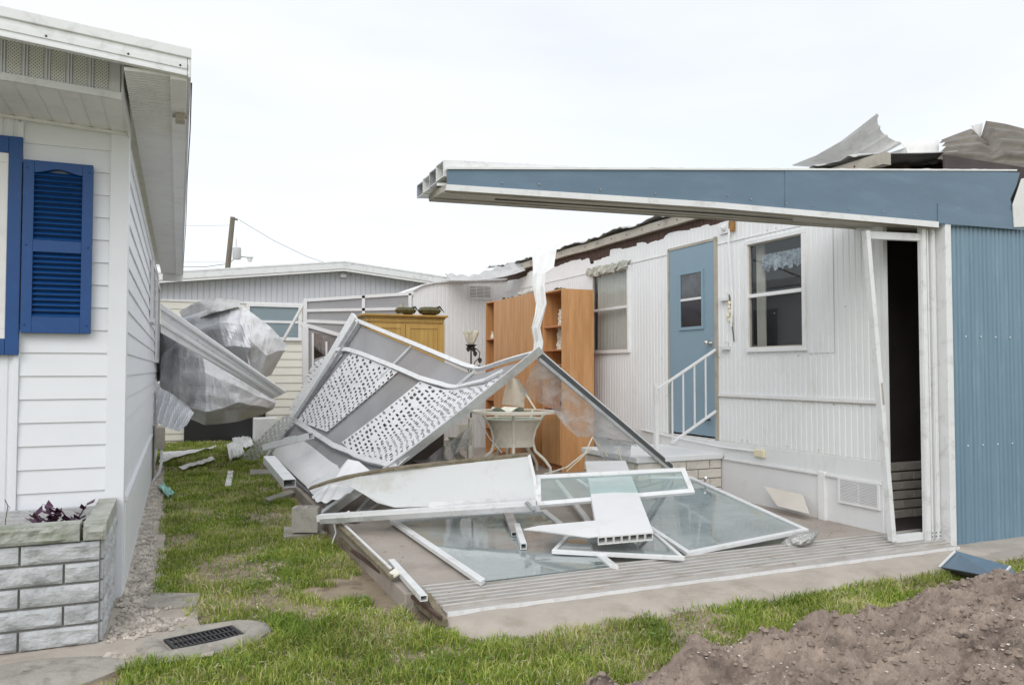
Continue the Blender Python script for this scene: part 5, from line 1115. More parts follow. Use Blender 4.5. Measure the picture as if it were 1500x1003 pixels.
# ------------------------------------------------------------ the fallen screen wall
WX = 1.30; RAD = 2.38
def onr(px, py, y0, r=RAD):
    "point on a pixel ray at radius r from the wall's foot line"
    D = ray(px, py); best = None
    for i in range(400):
        t = 4+i*.022; p = EYE+D*t; rr = math.hypot(p.x-WX, p.z-.1); 
        if best is None or abs(rr-r) < best[0]: best = (abs(rr-r), p)
    return best[1]
topk = [P(525, 470, d=10.9), P(608, 505, d=9.75), P(700, 545, d=8.6), P(745, 530, d=7.85), P(790, 518, d=7.1)]
botk = [Vector((1.27, 11.9, .12)), Vector((1.28, 10.6, .12)), Vector((1.29, 9.2, .12)), Vector((1.30, 8.2, .12)), Vector((1.32, 7.35, .12))]
uk = [0, .27, .58, .78, 1.0]
def ip(K, u):
    u = max(-.1, min(1.1, u)); h = .05
    if h < u < 1-h: return (ip0(K, u-h)+ip0(K, u-h/2)+ip0(K, u)+ip0(K, u+h/2)+ip0(K, u+h))/5
    return ip0(K, u)
def ip0(K, u):
    for i in range(4):
        if u <= uk[i+1] or i == 3: return lerp(K[i], K[i+1], (u-uk[i])/(uk[i+1]-uk[i]))
def SW(u, v, off=0):
    p = lerp(ip(botk, u), ip(topk, u), v); 
    sag = -.10*math.sin(math.pi*max(0, min(1, v)))*(.3+.7*math.exp(-((u-.6)/.25)**2))
    q = p+Vector((0, 0, sag))
    if off:
        e_ = .01; a_ = lerp(ip(botk, u+e_), ip(topk, u+e_), v); b_ = lerp(ip(botk, u), ip(topk, u), v+e_); n_ = (b_-p).cross(a_-p).normalized()
        if n_.x > 0: n_ = -n_
        q = q+n_*off
    return q
def UV(px, py):
    best = (1e9, 0, 0)
    for i in range(0, 45):
        for j in range(0, 31):
            u, v = -.1+i*.0275, -.05+j*.037; a, b = proj(SW(u, v)); d = (a-px)**2+(b-py)**2
            if d < best[0]: best = (d, u, v)
    _, u, v = best; s_ = .02
    for _ in range(40):
        imp = False
        for du, dv in ((s_, 0), (-s_, 0), (0, s_), (0, -s_)):
            a, b = proj(SW(u+du, v+dv)); d = (a-px)**2+(b-py)**2
            if d < best[0]: best = (d, u+du, v+dv); imp = True
        u, v = best[1], best[2]
        if not imp: s_ /= 2
    return Vector((u, v, 0))
root = FW = thing('fallen_screen_wall', 'collapsed porch side wall of grey screens, white frame and pierced vinyl panels', 'screen wall', (1.6, 9, .1))
MB().grid(lambda u, v: SW(u, .02+v*.96, -.012), 60, 40).build('screen', M['screen'], root, smooth=True)
def bar(name, uv, w, h, m, off=0, n=18, par=None):
    uv = [Vector((a, b, 0)) for a, b in uv]; L = []
    for i in range(n+1):
        t = i/n*(len(uv)-1); k = min(len(uv)-2, int(t)); q = lerp(uv[k], uv[k+1], t-k); p = SW(q.x, q.y, off); L.append(p)
    R_ = []
    for i, p in enumerate(L):
        d = (L[min(n, i+1)]-L[max(0, i-1)]).normalized(); q = lerp(uv[0], uv[-1], i/n); nn = (SW(q.x, q.y, .1)-SW(q.x, q.y)).normalized(); r = d.cross(nn).normalized()
        R_.append([p+r*(w/2), p+r*(w/2)+nn*h, p-r*(w/2)+nn*h, p-r*(w/2)])
    return MB().loops(R_).build(name, m, par or root)
bar('left_post', [(-.02, 0), (-.02, 1.02)], .16, .05, M['alu'], 0)
bar('left_post_lip', [(.02, 0), (.02, 1.0)], .03, .065, M['mill'], 0)
bar('right_post', [(1.0, -.12), (1.0, 1.0)], .085, .05, M['alu'], 0)
bar('right_post_lip', [(1.028, -.12), (1.028, 1.0)], .03, .07, M['mill'], 0)
bar('right_post_channel', [(.966, .0), (.966, .99)], .02, .03, M['alu'], 0)
bar('top_rail', [(0, 1.0), (.27, 1.0), (.58, 1.0)], .05, .05, M['alu'], 0, 20)
bar('top_rail', [(.58, 1.0), (.8, 1.0), (1.0, 1.0)], .03, .04, M['alu'], 0, 20)
a = UV(609, 573); b = UV(575, 541)
for u in (.27, ): bar('mullion', [(u, .75), (u, .99)], .018, .025, M['alu'], 0)
bar('mullion', [(.60, .70), (.585, .99)], .014, .025, M['alu'], 0)
# trim strips that carry the pierced panels, located on the photo then laid on the wall
def uvl(l): return [tuple(UV(*p)[:2]) for p in l]
def trim(name, l, w, h=.02, off=.03):
    q = uvl(l); return bar(name, q, w, h, M['alu'], off, 50)
trim('upper_trim', [(493, 513), (512, 513), (531, 519), (575, 537), (617, 556), (650, 566), (680, 569), (712, 562), (738, 549)], .055)
trim('lower_trim', [(410, 603), (436, 616), (465, 636), (491, 654), (515, 664), (545, 678), (582, 687)], .05)
trim('lower_trim_edge', [(410, 606), (436, 620), (465, 640), (491, 658), (515, 668), (545, 682), (580, 691)], .02, .03)
# pierced panels
def pierced(name, quadpx, nu, nv, off=.02, hole=.46, frayed=0, seed=1, q3=None):
    Q4 = [UV(*p) for p in quadpx] if not q3 else None; rr = random.Random(seed); mb = MB()
    def at_(u, v):
        if q3: return quad(q3, u, v)+Vector((0, 0, .02*math.sin(v*5+u)))
        q = quad(Q4, u, v); return SW(q.x, q.y, off+.008*math.sin(u*5+v*3))
    vid = {}
    for i in range(nu):
        for j in range(nv+1):
            v0 = (j-(.5 if i % 2 else 0))/nv; v1 = v0+1/nv; v0c, v1c = max(0, v0), min(1, v1)
            if v1c-v0c < 1e-4: continue
            u0, u1 = i/nu, (i+1)/nu; 
            if frayed and (i in (0, nu-1)) and rr.random() < frayed: continue
            O = [(u0, v0c), ((u0+u1)/2, v0c), (u1, v0c), (u1, (v0c+v1c)/2), (u1, v1c), ((u0+u1)/2, v1c), (u0, v1c), (u0, (v0c+v1c)/2)]
            full = (v1c-v0c) > .9/nv and rr.random() < .95
            if not full: mb.add([at_(*p) for p in O], [tuple(range(8))]); continue
            cu = (u0+u1)/2+rr.uniform(-.10, .10)/nu; cv = (v0+v1)/2+rr.uniform(-.12, .12)/nv; ru = hole/nu*rr.uniform(.5, 1.0); rv = .44/nv*rr.uniform(.55, 1.05)
            I = [(cu+ru*dx*rr.uniform(.6, 1.15), cv+rv*dy*rr.uniform(.75, 1.1)) for dx, dy in ((-.85, -.9), (-.1, -.75), (.65, -.55), (1, -.05), (.9, .9), (.1, .8), (-.6, .5), (-1, -.15))]
            vs = [at_(*p) for p in O]+[at_(*p) for p in I]; mb.add(vs, [(k, (k+1) % 8, (k+1) % 8+8, k+8) for k in range(8)])
    o = mb.build(name, M['plastic'], root); s_ = o.modifiers.new('thickness', 'SOLIDIFY'); s_.thickness = .002; return o
pierced('pierced_panel', [(516, 517), (584, 545), (481, 634), (437, 617)], 14, 17, seed=3, frayed=.0)
pierced('pierced_panel', [(617, 560), (738, 550), (583, 688), (502, 649)], 19, 20, seed=4)
pierced('pierced_panel', [(491, 516), (503, 520), (436, 604), (418, 602)], 4, 18, seed=5)
pierced('pierced_panel', None, 6, 12, seed=6, q3=[P(419, 607, d=10.6), P(438, 617, d=10.2), P(374, 674, Z=.08), P(352, 668, Z=.08)])
# dark gap strips beside the panels and white kick plates near the slab
def plate(name, l, m, off=.015, th=.006):
    q = [SW(*tuple(UV(*p)[:2]), off) for p in l]; return MB().prism(q, (-.003, -.001, th)).build(name, m, root)
Kq = [UV(*p) for p in ((393, 658), (436, 640), (498, 686), (452, 716))]; MB().grid(lambda u, v: (lambda q: SW(q.x, q.y, .03+.006*math.sin(u*7)))(quad(Kq, u, v)), 20, 12, (0, 0, .006)).build('kick_plate', M['trimwhite'], root, smooth=True)
plate('kick_plate', [(452, 717), (498, 687), (520, 720), (482, 738), (470, 738)], M['panel'], .035)
# ------------------------------------------------------------ second fallen frame with crazed vinyl
A_ = P(790, 520, d=7.1); B_ = P(990, 690, d=8.2); root = thing('fallen_vinyl_frame', 'fallen grey window frame with cracked clear vinyl sloping from the apex', 'window frame', (B_.x, B_.y, .2))
MB().beam(A_, B_, .05, .045, up=(0, 0, 1)).build('top_rail', M['dark_alu'], root)
MB().beam(A_+Vector((0, 0, .032)), B_+Vector((0, 0, .032)), .055, .012).build('rail_cap', M['trimwhite'], root)
MB().beam(A_+Vector((-.02, -.03, -.035)), B_+Vector((-.02, -.03, -.035)), .02, .03).build('glazing_channel', M['mill'], root)
vin = [(789, 525, 7.1), (776, 548, 7.2), (762, 575, 7.3), (790, 590, 7.4), (808, 598, 7.5), (826, 622, 7.6), (846, 640, 7.7), (868, 640, 7.75), (900, 645, 7.8), (935, 655, 7.9), (880, 600, 7.6), (830, 556, 7.3)]
vp = D3(vin); cc = sum(vp, Vector())/len(vp); mb = MB()
ring0 = vp; n_ = len(vp); L = [[lerp(cc, p, r) + Fv*(.03*noise.noise(p*5*r)) for p in vp] for r in (.02, .35, .7, 1)]
MB().loops(L, caps=False).build('vinyl_sheet', M['vinyl'], root)
mb = MB()
for (x0, y0, d0), (x1, y1, d1) in (((868, 640, 7.7), (890, 668, 7.8)), ((868, 655, 7.7), (830, 690, 7.7)), ((905, 655, 7.8), (912, 680, 7.8))): mb.tube([P(x0, y0, d=d0), P(x1, y1, d=d1)], .006, 5)
mb.build('dangling_strand', M['yellowed'], root)
vin = [(868, 640, 7.9), (905, 646, 7.9), (925, 652, 8.0), (922, 676, 8.1), (895, 682, 8.1), (880, 668, 8.0)]; vp = D3(vin); MB().prism(vp, Fv*.004).build('hanging_shred', M['vinyl'], root)
o = MB().tube(D3([(868, 640, 8.6), (858, 662, 8.4), (830, 684, 8.1), (806, 692, 7.9), (797, 694, 7.8)]), .008, 6).build('frayed_rope', M['creamplain']); tag(o, 'frayed pale cord trailing across the foot of the near bookcase', 'cord')
o = MB().tube(D3([(699, 610, 9.0), (716, 640, 9.0), (735, 663, 8.9)]), .006, 5).build('thin_rod', M['alu']); tag(o, 'thin pale rod slanting under the table edge', 'rod')
# netting hanging below the right post
def net(u, v):
    a = [(605, 686), (640, 660), (668, 640), (692, 620)]; b = [(640, 690), (655, 676), (668, 668), (688, 650)]; t = u*3; i = min(2, int(t)); f = t-i
    return lerp(P(lerp(a[i][0], a[i+1][0], f), lerp(a[i][1], a[i+1][1], f), d=8.2), P(lerp(b[i][0], b[i+1][0], f), lerp(b[i][1], b[i+1][1], f)+6*math.sin(u*15), d=8.3), v)+Fv*(.06*math.sin(u*20+v*4))
tag(MB().grid(net, 40, 12).build('torn_film', M['vinyl'], smooth=True), 'torn clear film drooping beneath the fallen wall post', 'film')
o = MB().grid(lambda u, v: lerp(P(656, 640, d=8.6), P(668, 676, d=8.6), v)+Rv*(.16*u*(1-.5*math.sin(v*3)))+Fv*(.05*math.sin(v*8)), 10, 30, (0, .005, 0)).build('cloth_strip', M['fabric'], smooth=True); tag(o, 'grey cloth strip hanging in front of the wicker chair', 'cloth')
# ------------------------------------------------------------ debris on the slab
def plank(name, pts3, th, m, label, cat, bevel=.003): return tag(MB().prism(pts3, th).build(name, m, bevel=bevel), label, cat)
# long thick foam board on edge
up_ = [(452, 716, 6.9), (475, 708, 6.85), (500, 701, 6.8), (530, 695, 6.75), (560, 689, 6.72), (600, 684, 6.7), (650, 679, 6.7), (700, 674, 6.68), (745, 669, 6.66), (775, 666, 6.65), (783, 700, 6.55), (786, 734, 6.45), (740, 738, 6.48), (680, 741, 6.5), (620, 742, 6.52), (578, 743, 6.54), (552, 736, 6.6), (530, 722, 6.66), (512, 712, 6.72), (490, 709, 6.8)]
pp = D3(up_); root = thing('insulated_panel', 'long off-white insulated panel standing on edge with a grimy top edge', 'panel', (pp[14].x, pp[14].y, pp[14].z))
MB().prism(pp, Fv*.05+Vector((0, .02, .0))).build('panel_face', M['board'], root, bevel=.002)
rim = pp[:10]; L = []
for i, p in enumerate(rim): 
    j = .004*random.random(); L.append([p+Fv*-.008+Uv*(.006+j), p+Fv*-.006-Uv*(.012+j), p+Fv*.075-Uv*.004, p+Fv*.075+Uv*(.012+j)])
MB().loops(L).build('rotten_edge', M['grime'], root)
L = [[p+Rv*-.012-Fv*.006, p+Rv*.012-Fv*.006, p+Rv*.012+Fv*.06, p-Rv*.012+Fv*.06] for p in pp[9:12]]; MB().loops(L).build('end_trim', M['alu'], root)
MB().prism(D3([(628, 735, 6.47), (776, 727, 6.42), (776, 735, 6.42), (628, 742, 6.47)]), Fv*.01).build('clear_strip', M['alu'], root)
root = thing('aluminium_beam', 'long white aluminium beam lying level along the foot of the insulated panel', 'beam', P(620, 750, d=6.4))
a = P(467, 758, d=6.55); b = P(786, 738, d=6.3); MB().beam(a, b, .10, .050, open_=True).build('beam_body', M['alu'], root)
MB().beam(a+Vector((0, -.062, -.02)), b+Vector((0, -.062, -.02)), .012, .04).build('beam_lip', M['mill'], root)
MB().beam(P(771, 735, d=6.25), P(782, 748, d=6.2), .03, .02).build('bracket', M['mill'], root)
o = MB().beam(P(516, 762, Z=.13), P(560, 728, Z=.20), .09, .03).build('short_rail', M['mill'], bevel=.003); tag(o, 'short grey rail crossing beneath the left end of the long beam', 'rail')
o = MB().beam(P(524, 749, Z=.16), P(541, 728, Z=.2), .025, .02).build('thin_rail', M['alu']); tag(o, 'thin white rail beside the short grey rail', 'rail')
# white wrinkled sheet around the kick plate
def roll(u, v):
    a = [(489, 706), (505, 690), (520, 674), (530, 672)]; b = [(452, 724), (475, 738), (497, 733), (512, 724)]
    c3 = [(492, 700, 7.4), (500, 687, 7.5), (513, 673, 7.6), (528, 676, 7.5), (543, 690, 7.2)]
    d3 = [(457, 727, 7.0), (465, 733, 6.95), (478, 736, 6.9), (494, 732, 6.85), (513, 722, 6.85)]
    t = u*4; i = min(3, int(t)); f = t-i; A1 = [lerp(p, q, f) for p, q in zip(c3[i], c3[i+1])]; B1 = [lerp(p, q, f) for p, q in zip(d3[i], d3[i+1])]
    return lerp(P(A1[0], A1[1], d=A1[2]), P(B1[0], B1[1]+1.5*math.sin(u*25), d=B1[2]), v)-Fv*(.10*math.sin(u*3.14))+Uv*.02*math.sin(u*3.14)
tag(MB().grid(roll, 40, 20, (0, .004, 0)).build('curled_white_sheet', M['panel'], smooth=True), 'curled white sheet metal flap at the left end of the insulated panel', 'metal sheet')
# long window sash strip
c4 = D3([(784, 697, 6.65), (1003, 686, 6.75), (1018, 722, 6.5), (785, 742, 6.35)])
def sash(name, c4, wd, label, cat, gm='sashglass', th=.03, skip=(), fm='alu', tilt=None):
    root = thing(name, label, cat, (c4[3]+c4[2])/2); cc = sum(c4, Vector())/4; nn = (c4[1]-c4[0]).cross(c4[3]-c4[0]).normalized()
    if nn.z < 0: nn = -nn
    ins = []
    for i in range(4):
        a, b, c_ = c4[i-1], c4[i], c4[(i+1) % 4]; e1 = (a-b).normalized(); e2 = (c_-b).normalized(); s_ = e1.cross(e2).length; ins.append(b+(e1+e2)*(wd/max(.25, s_)))
    for i in range(4):
        if i in skip: continue
        j = (i+1) % 4; q = [c4[i], c4[j], ins[j], ins[i]]; MB().loft([p-nn*th/2 for p in q], [p+nn*th/2 for p in q]).build('frame_bar', M[fm], root, bevel=.003)
    MB().prism([lerp(p, cc, -.01) for p in ins], nn*.004).build('pane', M[gm], root); return root, ins, nn
sash('window_sash', c4, .045, 'long narrow aluminium window sash lying across the white channel panel', 'window sash')
# big glass doors lying on the slab
g1 = [P(571, 763, Z=.14), P(800, 748, Z=.16), P(906, 831, Z=.13), P(704, 855, Z=.135)]
root, ins, nn = sash('glass_door', g1, .055, 'large dusty green glass door lying flat at the front left of the slab', 'glass door', 'bigglass', skip=(2,))
g2 = [P(838, 700, Z=.30), P(1013, 699, Z=.36), P(1185, 777, Z=.17), P(1007, 812, Z=.145)]
sash('glass_door', g2, .040, 'large clear glass door lying tilted at the right beside the foil bundle', 'glass door', 'bigglass')
bar_ = MB().beam(P(861, 762, Z=.18), P(812, 700, Z=.22), .05, .03); tag(bar_.build('loose_stile', M['alu'], bevel=.003), 'loose white stile running back from the middle of the glass to the panel', 'rail')
g3 = [P(828, 787, Z=.175), P(955, 777, Z=.17), P(1003, 818, Z=.15), P(808, 808, Z=.16)]
sash('window_sash', g3, .028, 'skewed dark glass sash with a sharp left corner under the tube ends', 'window sash', 'bigglass')
tag(MB().beam(P(1009, 790, Z=.125), P(1031, 712, Z=.125), .05, .012).build('reflection_bar', M['alu']), 'white bar beneath the tilted glass door standing in for a reflection', 'bar')  # reflection in the tilted glass, modelled as a white bar under the pane
tag(MB().beam(P(1032, 706, Z=.3), P(1034, 699, Z=.40), .02, .02, up=(0, 1, 0)).build('bracket', M['mill']), 'small upright bracket at the far corner of the tilted glass', 'bracket')
# white channel panel made of square tubes, open ends facing the camera
root = thing('square_tube_decking', 'broad white panel on square tubes with seven open ends facing the camera', 'panel', P(915, 795, d=6.0))
tl, tr, br, bl = P(857, 676, d=7.5), P(916, 675, d=7.55), P(957, 780, d=5.55), P(876, 787, d=5.5)
nn = (tr-tl).cross(bl-tl).normalized(); nn = nn if nn.z > 0 else -nn
MB().prism([tl, tr, br, bl], nn*.006).build('top_sheet', M['panel'], root)
for k in range(7):
    u0, u1 = (k+.02)/7, (k+.98)/7; t0 = lerp(bl, br, u0); t1 = lerp(bl, br, u1); s0 = lerp(tl, tr, u0); s1 = lerp(tl, tr, u1); s0 = lerp(t0, s0, .9); s1 = lerp(t1, s1, .9); h = -nn*.055
    o0 = [t0, t1, t1+h, t0+h]; o1 = [s0, s1, s1+h, s0+h]; ca = sum(o0, Vector())/4; cb = sum(o1, Vector())/4; i0 = [lerp(p, ca, .16) for p in o0]; i1 = [lerp(p, cb, .16) for p in o1]
    MB().loops([o0, o1, i1, i0], closed=True).build('tube', M['soffit'], root)
    MB().prism([lerp(i0[j], i1[j], .12) for j in range(4)], (0, .005, 0)).build('tube_hollow', M['dark_in'], root)
pl = D3([(767, 776, 5.9), (790, 771, 5.9), (877, 763, 5.85), (878, 786, 5.5), (862, 788, 5.5), (800, 779, 5.75)])
tag(MB().prism(pl, nn*.01).build('bent_side_plate', M['panel'], bevel=.002), 'pointed white plate jutting left from the channel panel', 'metal sheet')
tag(MB().beam(P(743, 750, Z=.20), P(756, 782, Z=.17), .075, .035, open_=True, t=.006).build('channel_stub', M['mill']), 'short aluminium channel stub poking out below the long beam', 'channel')
tag(MB().beam(P(757, 770, Z=.19), P(767, 800, Z=.17), .045, .045, open_=True, t=.005).build('square_tube', M['alu']), 'short open square tube pointing at the camera beside the channel stub', 'tube')
# foil covered bundle
def fo(u, v):
    a = u*6.2832; b = v*3.1416; p = Vector((math.cos(a)*math.sin(b)*.135, math.sin(a)*math.sin(b)*.07, math.cos(b)*.05)); k = 1+.25*noise.noise(p*14)+.15*noise.noise(p*40); q = P(1173, 790, Z=.165); return q+Rv*p.x*k+Vector((Fv.x, Fv.y, 0))*p.y*k+Uv*p.z*k+Uv*(p.x*.35)
tag(MB().grid(fo, 60, 30).build('foil_duct', M['foil']), 'crushed silver foil duct at the corner of the tilted glass door', 'duct')
# slab edge strips, left
def edge(name, a, b, z, w_, h_, m, label, cat, **k): return tag(MB().beam(P(*a, Z=z), P(*b, Z=z), w_, h_, **k).build(name, m, bevel=.002), label, cat)
edge('open_channel', (573, 822), (621, 876), .145, .045, .035, M['alu'], 'white open ended channel at the front end of the left slab edge', 'channel', open_=True, t=.005)
edge('grimy_rail', (496, 769), (575, 845), .14, .045, .03, M['grime'], 'grimy rail along the back half of the left slab edge', 'rail')
edge('edge_capping', (500, 764), (572, 832), .16, .02, .012, M['alu'], 'thin white capping on the grimy rail', 'capping')
edge('broken_edge_board', (500, 790), (650, 912), .04, .05, .035, M['grime'], 'brown rotten board lying along the outside of the slab', 'board')
edge('rusty_strip', (516, 806), (646, 905), .075, .02, .02, M['brown'], 'reddish brown strip on top of the rotten board', 'strip')
o = MB().prism([P(622, 872, Z=.12), P(630, 870, Z=.12), P(656, 910, Z=.03), P(646, 914, Z=.02)], (0, 0, .012)).build('bent_sill_end', M['grime']); tag(o, 'dirty bent metal end piece at the front left slab corner', 'metal piece')
tag(MB().prism([P(570, 840, Z=.15), P(580, 833, Z=.165), P(586, 841, Z=.15), P(578, 846, Z=.14)], (0, 0, .01)).build('wood_chip', M['creamplain']), 'pale chip of wood on the left slab edge', 'wood chip')
tag(MB().tube(D3([(512, 748, 6.6), (488, 762, 6.5), (492, 780, 6.5), (486, 796, 6.45)]), .006, 5).build('dangling_wire', M['alu']), 'thin white wire dangling off the left end of the long beam', 'wire')
# downspout pieces and scraps at the back of the lawn
tag(MB().beam(P(388, 655, d=9.9), P(456, 638, d=9.6), .10, .075, open_=True, t=.006).build('downspout', M['alu'], bevel=.004), 'white downspout pipe lying on the kick plates with its dark open end', 'downspout')
tag(MB().beam(P(394, 673, d=9.3), P(424, 708, d=8.2), .13, .09, open_=True, t=.006).build('bent_downspout', M['alu'], bevel=.004), 'white bent downspout along the slab edge pointing at the pavers', 'downspout')
tag(MB().beam(P(338, 690, Z=.02), P(334, 711, Z=.02), .07, .015).build('white_strip', M['trimwhite']), 'short white strip lying alone on the grass', 'strip')
mb = MB()
def scrap(pts, z=.02, amp=.03):
    q = [P(x, y, Z=z) for x, y in pts]
    return lambda u, v: quad(q, u, v)+Vector((0, 0, amp*noise.noise(Vector((u*6, v*6, 1)))+.03))
tag(MB().grid(scrap([(238, 664), (308, 660), (318, 655), (232, 680)]), 24, 8, (0, 0, .004)).build('vinyl_scrap', M['plastic']), 'crumpled flat white vinyl sheet on the grass by the meter box', 'vinyl scrap')
tag(MB().grid(scrap([(262, 686), (312, 672), (316, 676), (266, 690)], .03), 16, 4, (0, 0, .004)).build('vinyl_strip', M['plastic']), 'narrow white vinyl strip in front of the crumpled sheet', 'vinyl scrap')
tag(MB().grid(scrap([(332, 655), (352, 645), (358, 668), (336, 676)], .05, .05), 12, 10, (0, 0, .03)).build('crushed_gutter_end', M['alu']), 'crushed white gutter end at the tip of the pierced panel', 'gutter')
tag(MB().grid(scrap([(340, 644), (366, 640), (372, 656), (344, 660)], .03, .06), 12, 10, (0, 0, .02)).build('crushed_vinyl', M['plastic']), 'crushed white vinyl heap just behind the gutter end', 'vinyl scrap')
tag(MB().grid(scrap([(231, 714), (240, 712), (256, 726), (246, 730)], .02, .05), 14, 10, (0, 0, .003)).build('teal_wrapper', M['teal']), 'pale teal plastic wrapper on the lawn near the gravel', 'wrapper')
q = P(372, 650, Z=.0); tag(MB().box((q.x, q.y, -.02), (q.x+.45, q.y+.3, .50)).build('white_crate', M['trimwhite'], bevel=.02), 'small white box behind the foot of the fallen wall', 'box')
# blue bent panel
root = thing('bent_blue_panel', 'bent sheet of steel blue siding lying by the blue shed wall', 'metal sheet', P(1430, 840, Z=.02))
p1, p2, p3, p4, p5, p6 = P(1376, 831, Z=.03), P(1402, 806, Z=.12), P(1478, 832, Z=.12), P(1463, 847, Z=.16), P(1495, 851, Z=.02), P(1372, 834, Z=.02)
MB().prism([P(1376, 830, Z=.04), P(1399, 807, Z=.14), P(1480, 830, Z=.13), P(1464, 847, Z=.15)], (0, 0, .006)).build('panel_face', M['fascia_blue'], root)
MB().prism([P(1464, 847, Z=.15), P(1480, 830, Z=.13), P(1497, 852, Z=.02), P(1480, 860, Z=.02)], (0, 0, .005)).build('folded_flange', M['fascia_blue'], root)
MB().prism([P(1376, 830, Z=.04), P(1464, 847, Z=.15), P(1468, 852, Z=.03), P(1400, 842, Z=.01)], (0, .004, 0)).build('dark_underside', M['dark_alu'], root)
MB().beam(P(1376, 830, Z=.05), P(1399, 807, Z=.15), .012, .01).build('bright_edge', M['trimwhite'], root)
MB().beam(P(1480, 829, Z=.14), P(1465, 846, Z=.16), .012, .01).build('bright_edge', M['trimwhite'], root)
# small storm litter strewn over the slab and sill
mb = MB()
for i in range(420):
    x = random.uniform(1.4, 5.3); y = random.uniform(4.36, 7.6) if i % 3 else random.uniform(7.6, 10); z = .104 if y > 4.7 else .10+(y-4.7)*.16+.025
    a = random.uniform(0, 6.28); L = random.uniform(.006, .045)*(1 if i % 9 else 1.8); w_ = random.uniform(.002, .008); d = Vector((math.cos(a), math.sin(a), 0)); s_ = Vector((-d.y, d.x, 0)); p = Vector((x, y, z))
    mb.prism([p-d*L/2, p-d*L*.1+s_*w_, p+d*L/2+s_*w_*.4, p+d*L*.2-s_*w_], (0, 0, .003))
o = mb.build('storm_litter', mat('mixed_litter', S(170, 160, 145), .8, var=.6, scale=7), origin=(3, 6, .1)); tag(o, 'tiny splinters and chips scattered over the porch slab', 'litter', kind='stuff')
# ------------------------------------------------------------ crumpled roof wedged between the homes
FOLD = [(Vector((.8, .1, .6)), 1.3, .55, .1), (Vector((-.5, .2, .85)), 1.9, .42, .37), (Vector((.95, 0, -.3)), 3.1, .22, .6), (Vector((.2, .1, .97)), 4.3, .14, .2), (Vector((.6, .3, -.75)), 6.1, .08, .8)]
def crumple(name, rows, m, label, sub=10, amp=.09, par=None, ribs=0, seed=0, cat='metal sheet'):
    "rows of (px,py,depth) control points, bilinear patches with folds"
    nr = len(rows)-1; nc = len(rows[0])-1
    G = [[P(x, y, d=d) for x, y, d in r] for r in rows]
    def fn(u, v):
        a = u*nc; i = min(nc-1, int(a)); f = a-i; b = v*nr; j = min(nr-1, int(b)); g = b-j
        p = lerp(lerp(G[j][i], G[j][i+1], f), lerp(G[j+1][i], G[j+1][i+1], f), g)
        q = p+Vector((seed, seed*.7, 0)); wq = q+Vector((noise.noise(q*.9), noise.noise(q*.9+Vector((9, 0, 0))), noise.noise(q*.9+Vector((0, 9, 0)))))*.16
        tri = lambda t: 2*abs(t-math.floor(t+.5))-.5
        h = 0
        for dv, fr, am, ph in FOLD: h += am*tri(wq.dot(dv)*fr+ph+seed)
        ed = min(1, min(u, 1-u, v, 1-v)*9+.4)
        r = .014*abs(math.sin((u*(ribs or 7)+v*1.2)*3.1416))**14
        return p+(Fv*-.8+Uv*.4)*(ed*amp*(h*.85+.5*noise.noise(q*1.1)+.25*noise.noise(q*2.7)+.07*noise.noise(q*9)))-Fv*r
    o = MB().grid(fn, nc*sub, nr*sub, (0, .008, 0)).build(name, m, par)
    if not par: tag(o, label, cat)
    return o
crumple('crumpled_roof_sheet', [[(236, 520, 12.6), (262, 500, 12.2), (300, 490, 12.0), (350, 525, 12.0), (400, 575, 12.3)],
    [(234, 560, 12.2), (262, 545, 11.6), (300, 545, 11.4), (350, 566, 11.5), (404, 590, 12.0)],
    [(234, 580, 12.2), (262, 594, 11.6), (300, 602, 11.3), (350, 590, 11.5), (400, 598, 12.0)],
    [(246, 584, 13), (275, 612, 12.4), (300, 622, 12.3), (350, 618, 12.3), (384, 608, 12.5)]], M['crumple'], 'large crumpled silver roof sheet bulging below the white gutter beams', 12, .17, seed=1)
crumple('crumpled_roof_sheet', [[(236, 470, 13.2), (262, 468, 13.0), (322, 448, 12.8), (350, 450, 12.9), (372, 466, 13.2)],
    [(236, 500, 13.0), (280, 490, 12.7), (322, 474, 12.4), (362, 475, 12.4), (408, 494, 12.9)],
    [(240, 530, 13.0), (290, 510, 12.6), (330, 510, 12.3), (372, 510, 12.2), (420, 506, 12.8)],
    [(250, 540, 13.1), (320, 545, 12.8), (355, 556, 12.6), (385, 556, 12.5), (398, 548, 12.9)]], M['crumpleblue'], 'pale upper roof sheet crumpled above the white gutter beams', 12, .13, seed=4)
crumple('crumpled_roof_sheet', [[(262, 456, 13.3), (290, 442, 13.2), (318, 436, 13.1), (350, 440, 13.2)],
    [(272, 474, 13.0), (296, 464, 12.7), (322, 456, 12.5), (352, 448, 12.8)]], M['roofmetal'], 'dark fold of roofing along the top of the crumpled pile', 14, .12, seed=9)
crumple('crumpled_roof_sheet', [[(352, 446, 12.9), (374, 462, 12.6), (398, 480, 12.6), (420, 505, 12.8)],
    [(352, 474, 12.4), (368, 500, 12.2), (390, 520, 12.2), (418, 512, 12.7)],
    [(356, 500, 12.4), (366, 540, 12.2), (380, 550, 12.3), (396, 550, 12.7)]], M['crumple'], 'creased silver roofing corner at the right of the crumpled pile', 14, .12, seed=14)
crumple('crumpled_roof_sheet', [[(230, 472, 12.9), (246, 480, 12.6), (258, 498, 12.4)], [(230, 520, 12.9), (240, 520, 12.6), (246, 540, 12.3)], [(228, 560, 12.9), (234, 558, 12.6), (238, 560, 12.4)]], M['roofmetal'], 'dark crumpled roofing strip against the white side wall', 12, .08, seed=20)
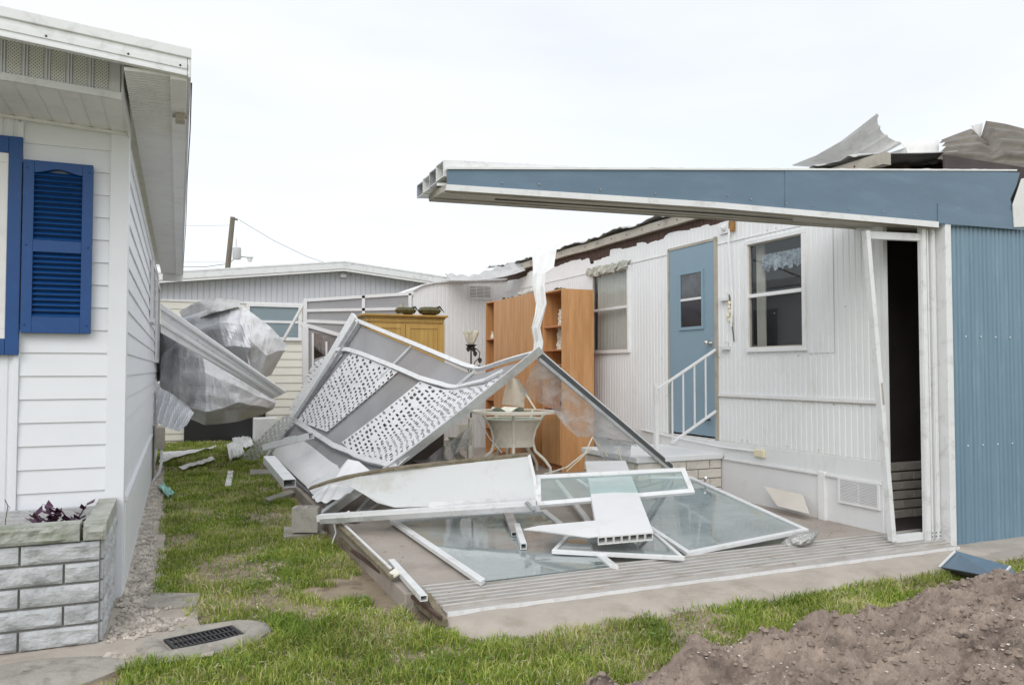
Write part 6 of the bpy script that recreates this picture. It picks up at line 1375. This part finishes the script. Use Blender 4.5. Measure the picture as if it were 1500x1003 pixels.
crumple('crumpled_roof_sheet', [[(230, 566, 11.3), (250, 575, 11.2), (275, 594, 11.1), (284, 604, 11.1)], [(228, 618, 11.0), (245, 626, 10.9), (262, 632, 10.8), (274, 622, 10.8)]], M['crumpleblue'], 'pale crumpled sheet hanging low beside the side wall', 14, .08, seed=27)
q = P(352, 634, Z=.0); tag(MB().box((q.x-.1, q.y-.2, -.02), (q.x+.12, q.y, .36)).build('foundation_block', M['block'], bevel=.01), 'pale block under the right end of the crumpled roof', 'block')
# long gutter beams leaning down from the left home
root = thing('gutter_beams', 'long ribbed white aluminium beam slanting down from the side wall to the right', 'beam', P(410, 585, d=11.6))
for k, (a, b, c_, d_) in enumerate((((235, 444), (235, 452), (419, 574), (414, 577)), ((235, 453), (235, 466), (414, 576), (408, 580)), ((235, 467), (235, 474), (408, 579), (404, 582)), ((235, 475), (235, 487), (404, 581), (398, 584)))):
    dl, dr = 9.8, 11.6; off = (k % 2)*.03
    MB().prism([P(*a, d=dl+off), P(*c_, d=dr+off), P(*d_, d=dr+off), P(*b, d=dl+off)], Fv*.05).build('flange' if k % 2 else 'web', M['trimwhite'] if k != 1 else M['alu'], root, bevel=.004)
tag(MB().beam(P(271, 640, Z=.05), P(296, 612, Z=.35), .10, .04).build('grey_beam', M['alu']), 'short grey beam propped under the crumpled roof', 'beam')
tag(MB().beam(P(246, 634, Z=.10), P(282, 643, Z=.05), .09, .05).build('white_beam', M['trimwhite']), 'short white beam lying on the grass beside the meter box', 'beam')
tag(MB().beam(P(258, 628, Z=.1), P(282, 606, Z=.4), .12, .05).build('dark_beam', M['dark_alu']), 'dark beam beside the short grey beam under the pile', 'beam')
tag(MB().beam(P(340, 634, Z=.04), P(362, 642, Z=.04), .05, .03).build('thin_scrap', M['alu']), 'thin white scrap in the grass behind the fallen wall foot', 'scrap')
tag(MB().beam(P(415, 498, d=14), P(447, 441, d=14), .06, .04).build('leaning_bar', M['trimwhite']), 'white bar leaning against the screen wall in front of the cream house', 'bar')
